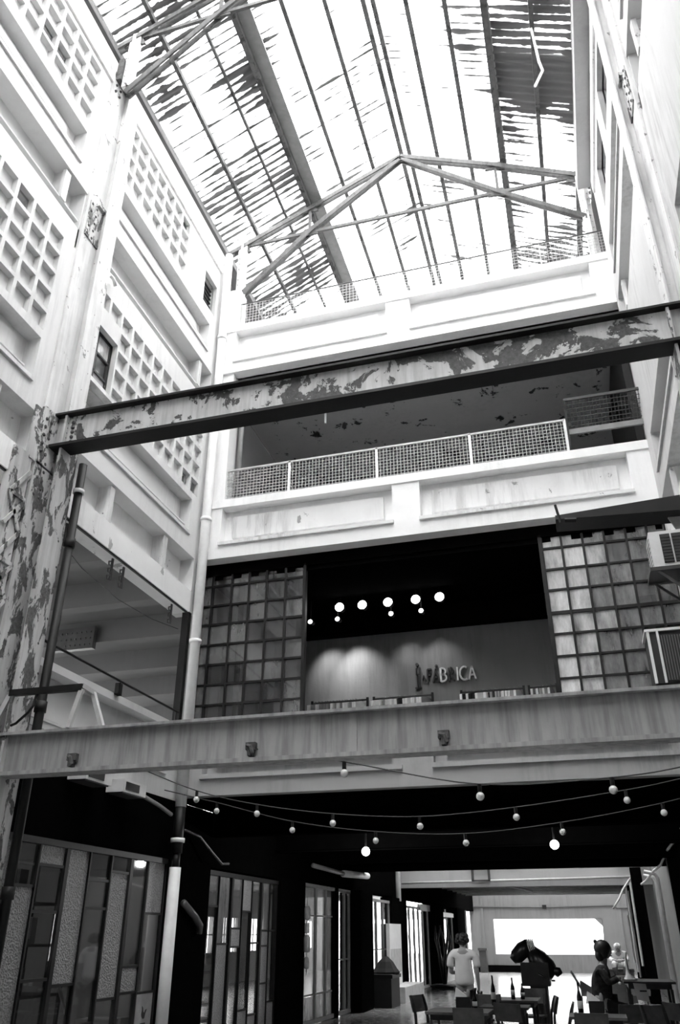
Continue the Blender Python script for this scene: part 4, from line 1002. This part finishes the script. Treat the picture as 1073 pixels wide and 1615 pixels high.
# ------------------------------------------------------------------ cafe furniture
def make_chair():
    e = empty('dining_chair', (0, 0, 0), 'chair', 'chair', 'dark wooden cafe chairs')
    b = MB().box(-.21, .21, -.21, .2, .43, .46); b.build('seat', 'wood_dark', e)
    for s_ in (-1, 1):
        MB().bar((s_*.18, -.18, 0), (s_*.18, -.17, .43), .035, .035).build('leg', 'wood_dark', e)
        MB().bar((s_*.18, .22, 0), (s_*.18, .18, .45), .035, .035).build('leg', 'wood_dark', e)
        t_ = MB(); pts = [(s_*.18, .18, .45), (s_*.18, .19, .6), (s_*.18, .23, .75), (s_*.18, .27, .84)]
        for p, q in zip(pts, pts[1:]): t_.bar(p, q, .035, .03)
        t_.build('back_post', 'wood_dark', e)
    MB().add([(-.2, .205, .62), (.2, .205, .62), (.2, .265, .84), (-.2, .265, .84), (-.2, .225, .62), (.2, .225, .62), (.2, .285, .84), (-.2, .285, .84)],
             [(0,3,2,1),(4,5,6,7),(0,1,5,4),(1,2,6,5),(2,3,7,6),(3,0,4,7)]).build('backrest', 'wood_mid', e)
    MB().box(-.18, .18, -.19, -.16, .25, .28).build('stretcher', 'wood_dark', e)
    return e
ch = make_chair()
chairs = [(-2.62, 14.35, R(70), 'dark chair left of the napkin table, its back toward the corridor'), (-1.75, 12.45, PI, 'dark chair with its back to the viewer at the napkin table'),
          (-.72, 13.5, R(-90), 'dark chair standing alone on the bright floor with curved back'), (-.2, 12.1, PI, 'dark chair with its back to the viewer at the bottle table'),
          (-1.25, 13.35, R(160), 'dark chair between the two front tables'), (-1.75, 14.6, R(10), 'dark chair facing the viewer behind the napkin table'),
          (-1.0, 14.7, R(-80), 'dark chair right of the middle table'), (-2.05, 15.35, R(75), 'dark chair left of the middle table'),
          (.75, 13.1, R(40), 'dark chair at the lower right edge, nearer one'), (1.1, 14.0, R(120), 'dark chair at the lower right edge, farther one'),
          (.25, 13.6, R(200), 'dark chair below the high table'), (-1.25, 16.4, R(-10), 'dark chair just before the black machine')]
for i, (x, y, rz, lbl) in enumerate(chairs): place(ch, (x, y, 0), rz, lbl, i == 0)
def table(x, y, sx, sy, h, label, mat='wood_mid'):
    e = empty('cafe_table', (x, y, 0), label, 'table')
    MB().box(x-sx/2, x+sx/2, y-sy/2, y+sy/2, h-.03, h).build('table_top', mat, e)
    MB().box(x-sx/2+.06, x+sx/2-.06, y-sy/2+.06, y+sy/2-.06, h-.1, h-.03).build('apron', 'wood_dark', e)
    for a in (-1, 1):
        for b in (-1, 1): MB().box(x+a*(sx/2-.07)-.02, x+a*(sx/2-.07)+.02, y+b*(sy/2-.07)-.02, y+b*(sy/2-.07)+.02, 0, h-.1).build('leg', 'wood_dark', e)
table(-1.98, 13.05, .86, .75, .75, 'wooden cafe table with black napkin box at the bottom of the picture')
table(-.13, 12.75, .72, .6, .75, 'wooden cafe table carrying a bottle and napkin holder at lower right')
table(-1.5, 15.5, .9, .8, .75, 'dark cafe table in front of the black machine')
table(-1.45, 14.0, .7, .6, .75, 'dark cafe table between the front and middle tables', 'wood_dark')
table(.66, 15.0, .74, .9, 1.06, 'dark high table the woman leans on', 'wood_dark')
def bottle(x, y, z, h, label, mat='bottle_glass'):
    e = empty('bottle', (x, y, z), label, 'bottle')
    MB().lathe((x, y, z), [(.03, 0), (.034, .02), (.034, h*.5), (.03, h*.6), (.012, h*.78), (.012, h), (.013, h)], 12).build('glass', mat, e, True)
    MB().lathe((x, y, z), [(.0355, h*.2), (.0355, h*.44)], 12).build('label', 'label_pale', e, True)
    MB().lathe((x, y, z), [(.0145, h*.96), (.0145, h*1.02)], 10).build('cap', 'black_iron', e, True)
bottle(-.34, 12.78, .75, .36, 'dark bottle beside the napkin holder on the right table')
bottle(-1.78, 13.12, .75, .24, 'small bottle in front of the black napkin box')
bottle(-1.62, 14.05, .75, .38, 'tall dark bottle on the table behind the napkin table')
bottle(-1.45, 15.35, .75, .30, 'thin bottle on the dark table before the machine')
bottle(-1.3, 15.4, .75, .22, 'short bottle on the dark table before the machine')
def caddy(x, y, z, label):
    e = empty('napkin_box', (x, y, z), label, 'napkin box')
    MB().box(x-.1, x+.1, y-.07, y+.07, z, z+.12).box(x-.1, x+.1, y-.07, y-.06, z+.12, z+.16).build('tray', 'black_iron', e)
    MB().prism([(x-.13, z+.13), (x+.03, z+.12), (x+.05, z+.17), (x-.1, z+.27)], 'y', y-.03, y+.03).build('napkins', 'paper_white', e)
    MB().lathe((x+.07, y, z), [(.025, .1), (.025, .22), (.012, .25)], 8).build('shaker', 'plastic_grey', e, True)
    MB().lathe((x+.02, y+.03, z), [(.025, .1), (.025, .2), (.02, .22)], 8).build('shaker', 'label_pale', e, True)
caddy(-1.93, 13.1, .75, 'black napkin box with a white napkin on the left front table')
caddy(-.13, 12.8, .75, 'black napkin holder with pale folded napkin on the right table')
# pale shell chair on thin legs, round backed chair
e = empty('shell_chair', (-.36, 21.0, 0), 'pale moulded chair with thin legs on the bright floor', 'chair')
sb = MB(); prof = [(-.68, .95), (-.60, .80), (-.50, .62), (-.40, .52), (-.2, .50), (-.08, .55)]
for i, (u, v) in enumerate(prof[:-1]):
    u2, v2 = prof[i+1]
    sb.add([(u, 20.78, v), (u2, 20.78, v2), (u2, 21.22, v2), (u, 21.22, v), (u+.02, 20.78, v+.02), (u2+.02, 20.78, v2+.03), (u2+.02, 21.22, v2+.03), (u+.02, 21.22, v+.02)],
           [(0,3,2,1),(4,5,6,7),(0,1,5,4),(1,2,6,5),(2,3,7,6),(3,0,4,7)])
sb.prism([(-.5, .5), (-.12, .48), (-.1, .62), (-.3, .66), (-.5, .78)], 'y', 20.76, 20.79); sb.prism([(-.5, .5), (-.12, .48), (-.1, .62), (-.3, .66), (-.5, .78)], 'y', 21.21, 21.24)
sb.build('shell', 'plastic_grey', e)
for x, y in ((-.52, 20.82), (-.52, 21.18), (-.12, 20.82), (-.12, 21.18)): MB().tube([(x, y, 0), (x*.9-.03, y, .5)], .012, 6).build('leg', 'black_iron', e)
e = empty('round_chair', (.57, 17.0, 0), 'chair with a round pale back behind the high table', 'chair')
MB().prism([(.57+.20*math.cos(R(a)), .80+.20*math.sin(R(a))) for a in range(-20, 201, 20)], 'y', 17.1, 17.13).build('backrest', 'plastic_grey', e)
MB().lathe((.57, 16.9, .45), [(.2, 0), (.21, .02), (.2, .04)], 14).build('seat', 'plastic_grey', e)
for a in (45, 135, 225, 315): MB().tube([(.57+.2*math.cos(R(a)), 16.9+.2*math.sin(R(a)), 0), (.57+.14*math.cos(R(a)), 16.9+.14*math.sin(R(a)), .45)], .015, 6).build('leg', 'black_iron', e)
MB().tube([(.45, 17.05, .45), (.45, 17.11, .75)], .015, 6).build('back_post', 'black_iron', e); MB().tube([(.69, 17.05, .45), (.69, 17.11, .75)], .015, 6).build('back_post', 'black_iron', e)
e = empty('bar_stool', (-.05, 15.0, 0), 'dark stool under the seated woman', 'stool')
MB().lathe((-.05, 15.0, .50), [(.17, 0), (.19, .02), (.18, .05)], 14).build('seat', 'wood_dark', e)
for a in (45, 135, 225, 315): MB().tube([(-.05+.2*math.cos(R(a)), 15+.2*math.sin(R(a)), 0), (-.05+.12*math.cos(R(a)), 15+.12*math.sin(R(a)), .50)], .018, 6).build('leg', 'wood_dark', e)
e = empty('menu_card', (.52, 14.58, .78), 'pale card hanging on the front of the high table', 'card')
MB().add([(.45, 14.52, .83), (.62, 14.52, .80), (.60, 14.54, 1.03), (.42, 14.54, 1.04), (.45, 14.53, .83), (.62, 14.53, .80), (.60, 14.55, 1.03), (.42, 14.55, 1.04)], [(0,3,2,1),(4,5,6,7),(0,1,5,4),(1,2,6,5),(2,3,7,6),(3,0,4,7)]).build('sheet', 'label_pale', e)
MB().box(.5, .6, 14.515, 14.52, .93, .95).build('print', 'letter_dark', e)
e = empty('table_lamp', (.38, 14.95, 1.06), 'white bell footed stand on the high table', 'lamp')
MB().lathe((.38, 14.95, 1.06), [(.13, 0), (.12, .02), (.04, .07), (.022, .15), (.018, .32), (.03, .38)], 14).build('stand', 'plastic_white', e, True)
MB().box(.18, .30, 14.85, 15.0, 1.06, 1.11).build('base_block', 'plastic_white', e)
# black machine with a ribbed hood
e = empty('machine', (-1.35, 20.0, 0), 'hulking black machine with a ribbed rounded hood before the bright opening', 'machine')
MB().tube([(-1.83, 20, 1.18), (-1.75, 20, 1.25), (-1.6, 20, 1.38), (-1.45, 20, 1.46)], [.08, .15, .17, .155], 14).build('hood', 'machine_black', e, True)
for k in range(4): MB().tube([(-1.47+.035*k, 20, 1.44+.008*k), (-1.45+.035*k, 20, 1.445+.008*k)], .16-.008*k, 14).build('rib', 'plastic_white', e, True)
MB().tube([(-1.45, 20, 1.40), (-1.3, 20, 1.2), (-1.1, 20, 1.02), (-.98, 20, .92)], [.12, .22, .2, .12], 12).build('body', 'machine_black', e, True)
MB().box(-1.66, -1.08, 19.75, 20.25, .72, 1.15).box(-1.5, -1.15, 19.8, 20.2, 0, .75).build('pedestal', 'machine_black', e)
MB().tube([(-1.12, 20, .98), (-.98, 19.95, 1.0), (-.90, 19.95, .98), (-.86, 19.95, .92)], [.06, .08, .1, .07], 10).build('arm', 'machine_black', e, True)
MB().tube([(-1.05, 19.9, .82), (-.98, 19.88, .82)], .02, 6).build('lever', 'chrome', e); MB().tube([(-1.3, 19.72, .95), (-1.2, 19.72, .9)], .015, 6).build('handle', 'chrome', e)

# ------------------------------------------------------------------ people
def skin(name, verts, edges, mat, parent, sub=2, root=0):
    o0 = ORG[parent.name]
    me = bpy.data.meshes.new(name+'_skeleton'); me.from_pydata([(x-o0.x, y-o0.y, z-o0.z) for x, y, z, *_ in verts], edges, [])
    o = bpy.data.objects.new(name+'_skeleton', me); COL.objects.link(o)
    sk = o.modifiers.new('skin', 'SKIN'); sk.use_smooth_shade = True
    sv = me.skin_vertices[0].data
    for i, v in enumerate(verts):
        r = v[3]; sv[i].radius = r if isinstance(r, tuple) else (r, r); sv[i].use_root = (i == root)
    ss = o.modifiers.new('sub', 'SUBSURF'); ss.levels = sub; ss.render_levels = sub
    dg = bpy.context.evaluated_depsgraph_get(); m2 = bpy.data.meshes.new_from_object(o.evaluated_get(dg)); m2.name = name
    bpy.data.objects.remove(o)
    m2.materials.clear(); m2.materials.append(M[mat])
    for p in m2.polygons: p.use_smooth = True
    q = bpy.data.objects.new(name, m2); COL.objects.link(q); q.parent = parent; ORG[q.name] = o0
    return q
def chain(V, E, pts, start=None):
    prev = start
    for p in pts:
        V.append(p); i = len(V)-1
        if prev is not None: E.append((prev, i))
        prev = i
    return prev
def hand(V, E, wrist, d, side, curl):
    """palm and five fingers grown from the wrist vertex; d = pointing direction, side = towards the thumb"""
    w_ = Vector(V[wrist][:3]); d = Vector(d).normalized(); s_ = Vector(side); s_ = (s_-d*s_.dot(d)).normalized(); n = d.cross(s_)
    n = n if n.dot(Vector(curl)) > 0 else -n
    pm_ = w_+d*.055
    V.append((*pm_, (.032, .017))); p = len(V)-1; E.append((wrist, p))
    for k, (off, ln) in enumerate(((.026, .072), (.009, .08), (-.009, .074), (-.026, .058))):
        b = pm_+s_*off+d*.035
        chain(V, E, [(*b, .009), (*(b+d*ln*.5+n*.008), .0085), (*(b+d*ln*.8+n*.03), .0075), (*(b+d*ln*.85+n*.05), .006)], p)
    b = w_+d*.03+s_*.035
    chain(V, E, [(*b, .010), (*(b+s_*.018+d*.03+n*.012), .009), (*(b+s_*.02+d*.055+n*.025), .0075)], p)
def head(name, c, face, parent, skin_mat='skin'):
    """head with brow, nose, mouth and ears; c = centre, face = unit direction it looks"""
    f = Vector(face).normalized(); u = Vector((0, 0, 1)); s_ = f.cross(u).normalized(); u = s_.cross(f)
    b = MB(); n, m = 18, 14
    for i in range(m+1):
        a = PI*i/m
        for k in range(n):
            t_ = 2*PI*k/n
            lx, ly, lz = math.sin(a)*math.cos(t_), math.sin(a)*math.sin(t_), math.cos(a)
            sx, sy = .078, .098
            if lz < 0: sx *= 1-.28*(-lz); sy *= 1-.16*(-lz)
            p = Vector(c)+f*(sy*ly)+s_*(sx*lx)+u*(.118*lz)
            if ly > .55:
                if abs(lx) < .22 and -.35 < lz < .12: p += f*(.022*(1-abs(lx)/.22)*(1 if lz < -.1 else .6))
                if .1 < abs(lx) < .5 and .0 < lz < .2: p -= f*.008
                if abs(lx) < .4 and -.62 < lz < -.48: p += f*.006
            b.v.append(tuple(p))
    for i in range(m):
        for k in range(n): b.f.append((i*n+k, (i+1)*n+k, (i+1)*n+(k+1)%n, i*n+(k+1)%n))
    o = b.build(name, skin_mat, parent, True)
    for sg in (-1, 1):
        MB().ball(tuple(Vector(c)+s_*(sg*.080)-f*.01), .028, 8, 6, (.5, .6, 1.1)).build('ear', skin_mat, o, True)
        MB().ball(tuple(Vector(c)+s_*(sg*.030)+f*.084+u*.01), .011, 8, 6).build('eye', 'hair', o, True)
    MB().ball(tuple(Vector(c)+f*.083-u*.062), .018, 8, 6, (1.0, 1.0, .35)).build('mouth', 'card_dark', o, True)
    return o
def curls(c, r, n, parent, spread=(1, 1, 1), lump=.035):
    b = MB(); b.ball(c, r, 14, 10, spread)
    for i in range(n):
        a = random.uniform(0, 2*PI); z = random.uniform(-.35, 1); q = math.sqrt(max(0, 1-z*z))
        b.ball((c[0]+spread[0]*r*q*math.cos(a), c[1]+spread[1]*r*q*math.sin(a), c[2]+spread[2]*r*z), lump*random.uniform(.7, 1.2), 7, 5)
    return b.build('hair', 'hair', parent, True)
# the standing man seen from behind
mx, my = -2.32, 16.0
man = empty('person', (mx, my, 0), 'standing person in a white t-shirt and dark trousers seen from behind', 'person')
V, E = [], []
V.append((mx, my, .95, (.15, .10)))
chain(V, E, [(mx, my, 1.12, (.135, .09)), (mx, my+.01, 1.28, (.15, .095)), (mx, my, 1.40, (.13, .08)), (mx, my+.01, 1.47, .055), (mx, my+.02, 1.55, .055)], 0)
for s_ in (-1, 1):
    chain(V, E, [(mx+s_*.09, my, .86, .085), (mx+s_*.10, my+.01, .5, .06), (mx+s_*.10, my-.01, .12, .042), (mx+s_*.11, my+.02, .06, .04), (mx+s_*.12, my+.14, .035, (.04, .03))], 0)
wr = chain(V, E, [(mx+.17, my, 1.385, .06), (mx+.20, my, 1.33, .055), (mx+.225, my-.02, 1.10, .042), (mx+.235, my+.02, .90, .028)], 3)
hand(V, E, wr, (0, .05, -1), (-.2, 1, 0), (-1, 0, 0))
wl_ = chain(V, E, [(mx-.17, my, 1.385, .06), (mx-.20, my, 1.33, .055), (mx-.235, my+.03, 1.10, .042), (mx-.19, my+.24, 1.08, .028)], 3)
hand(V, E, wl_, (.2, 1, .05), (0, 0, 1), (1, 0, 0))
skin('body', V, E, 'skin', man)
head('head', (mx, my+.03, 1.575), (.25, 1, -.05), man)
curls((mx, my+.0, 1.60), .10, 46, man, (1, 1.0, .95))
V, E = [], []
V.append((mx, my, .86, (.19, .135)))
chain(V, E, [(mx, my, 1.0, (.18, .125)), (mx, my, 1.15, (.17, .115)), (mx, my, 1.30, (.18, .12)), (mx, my, 1.41, (.13, .085)), (mx, my+.01, 1.45, (.075, .07))], 0)
chain(V, E, [(mx+.17, my, 1.39, .075), (mx+.215, my, 1.31, .078), (mx+.235, my-.01, 1.16, .072)], 4)
chain(V, E, [(mx-.17, my, 1.39, .075), (mx-.215, my, 1.31, .078), (mx-.24, my+.01, 1.16, .072)], 4)
skin('t_shirt', V, E, 'shirt_white', man)
V, E = [], []
V.append((mx, my, .93, (.17, .12)))
for s_ in (-1, 1): chain(V, E, [(mx+s_*.09, my, .82, .105), (mx+s_*.105, my+.01, .5, .082), (mx+s_*.105, my-.01, .09, .07)], 0)
skin('trousers', V, E, 'cloth_black', man)
for s_ in (-1, 1): MB().ball((mx+s_*.115, my+.07, .045), .05, 10, 6, (.9, 2.6, .9)).build('shoe', 'rubber', man, True)
e = empty('metal_jug', (mx+.22, my+.05, .62), 'shiny metal jug in the hand of the standing person', 'jug')
MB().lathe((mx+.24, my+.06, .60), [(.045, 0), (.05, .02), (.055, .12), (.045, .2), (.05, .22)], 12).build('body', 'chrome', e, True)
MB().tube([(mx+.24, my+.005, .80), (mx+.24, my-.05, .79), (mx+.24, my-.055, .70), (mx+.24, my+.0, .65)], .01, 6).build('handle', 'chrome', e, True)
# the woman in profile, leaning on the high table
wx, wy = -.05, 15.0
wom = empty('person', (wx, wy, 0), 'seated person in a dark patterned top, in profile, leaning on the high table', 'person')
V, E = [], []
V.append((wx, wy, .74, (.14, .15)))
chain(V, E, [(wx+.0, wy, .90, (.11, .13)), (wx+.02, wy, 1.08, (.12, .14)), (wx+.05, wy, 1.22, (.09, .12)), (wx+.09, wy, 1.31, .05), (wx+.13, wy, 1.38, .05)], 0)
for s_ in (-1, 1):
    chain(V, E, [(wx+.1, wy+s_*.09, .70, .085), (wx+.42, wy+s_*.12, .66, .065), (wx+.40, wy+s_*.12, .30, .045), (wx+.42, wy+s_*.12, .10, .038), (wx+.54, wy+s_*.13, .06, (.035, .03))], 0)
    a = chain(V, E, [(wx+.06, wy+s_*.16, 1.20, .055), (wx+.12, wy+s_*.20, 1.02, .042), (wx+.28, wy+s_*.14, 1.09, .036), (wx+.38, wy+s_*.07, 1.10, .026)], 3)
    hand(V, E, a, (1, -s_*.25, .0), (0, -s_*1, .3), (0, 0, -1))
skin('body', V, E, 'skin', wom)
head('head', (wx+.14, wy, 1.46), (1, -.05, -.12), wom, 'skin')
hb = MB(); hb.ball((wx+.095, wy, 1.49), .132, 16, 10, (1, .98, .95)); hb.ball((wx+.045, wy, 1.40), .10, 14, 8, (.75, 1.05, 1.05)); hb.ball((wx+.0, wy, 1.585), .03, 8, 6)
for s_ in (-1, 1): hb.ball((wx+.12, wy+s_*.085, 1.43), .055, 10, 7, (1.0, .5, 1.5))
hb.build('hair', 'hair', wom, True)
V, E = [], []
V.append((wx, wy, .70, (.17, .18)))
chain(V, E, [(wx, wy, .86, (.17, .17)), (wx+.02, wy, 1.06, (.175, .18)), (wx+.05, wy, 1.20, (.13, .155)), (wx+.08, wy, 1.27, (.065, .07))], 0)
for s_ in (-1, 1): chain(V, E, [(wx+.06, wy+s_*.16, 1.195, .072), (wx+.12, wy+s_*.205, 1.02, .058), (wx+.28, wy+s_*.145, 1.09, .046)], 3)
skin('blouse', V, E, 'cloth_dark', wom)
V, E = [], []
V.append((wx, wy, .70, (.16, .17)))
for s_ in (-1, 1): chain(V, E, [(wx+.1, wy+s_*.09, .70, .10), (wx+.42, wy+s_*.12, .66, .08), (wx+.40, wy+s_*.12, .30, .062), (wx+.42, wy+s_*.12, .12, .055)], 0)
skin('trousers', V, E, 'cloth_black', wom)
for s_ in (-1, 1): MB().ball((wx+.50, wy+s_*.13, .06), .045, 10, 6, (2.4, .9, .9)).build('shoe', 'rubber', wom, True)
# the figure in white seated beyond
fx, fy = .50, 27.0
e = empty('crate', (fx, fy, 0), 'dark crate stack the white figure sits on', 'crate')
MB().box(fx-.35, fx+.35, fy-.05, fy+.5, 0, .76).build('body', 'card_dark', e); MB().box(fx-.37, fx+.37, fy-.06, fy+.52, .74, .80).build('lid', 'dark_iron', e)
fig = empty('person', (fx, fy, .87), 'small seated person in white clothes and cap, head bowed, far down the hall', 'person')
V, E = [], []
V.append((fx, fy+.12, .97, (.14, .11)))
chain(V, E, [(fx, fy+.10, 1.08, (.12, .09)), (fx, fy+.02, 1.2, (.13, .09)), (fx, fy-.02, 1.26, .05), (fx, fy-.06, 1.30, .05)], 0)
for s_ in (-1, 1):
    chain(V, E, [(fx+s_*.09, fy+.08, .95, .085), (fx+s_*.16, fy-.28, .93, .07), (fx+s_*.10, fy-.30, .60, .05), (fx+s_*.08, fy-.30, .50, .04), (fx+s_*.08, fy-.42, .47, .035)], 0)
    a = chain(V, E, [(fx+s_*.17, fy+.02, 1.19, .06), (fx+s_*.23, fy-.03, 1.04, .045), (fx+s_*.10, fy-.2, 1.02, .035)], 2)
    hand(V, E, a, (-s_*.7, -.6, -.1), (0, 0, 1), (0, 1, 0))
skin('body', V, E, 'skin', fig)
head('head', (fx, fy-.10, 1.34), (0, -1, -.55), fig)
MB().ball((fx, fy-.08, 1.38), .105, 14, 8, (1, 1.05, .8)).build('cap', 'paper_white', fig, True)
V, E = [], []
V.append((fx, fy+.12, .95, (.17, .14)))
chain(V, E, [(fx, fy+.10, 1.08, (.15, .12)), (fx, fy+.02, 1.20, (.155, .11)), (fx, fy-.01, 1.25, (.07, .06))], 0)
for s_ in (-1, 1): chain(V, E, [(fx+s_*.17, fy+.02, 1.19, .078), (fx+s_*.235, fy-.03, 1.04, .062), (fx+s_*.16, fy-.13, 1.03, .055)], 2)
skin('jacket', V, E, 'paper_white', fig)
V, E = [], []
V.append((fx, fy+.10, .95, (.16, .12)))
for s_ in (-1, 1): chain(V, E, [(fx+s_*.09, fy+.08, .95, .10), (fx+s_*.165, fy-.28, .93, .085)], 0)
skin('shorts', V, E, 'paper_white', fig)
for s_ in (-1, 1): MB().tube([(fx+s_*.155, fy-.30, .86), (fx+s_*.10, fy-.31, .62), (fx+s_*.08, fy-.31, .5)], [.075, .062, .05], 8).build('boot', 'rubber', fig, True)
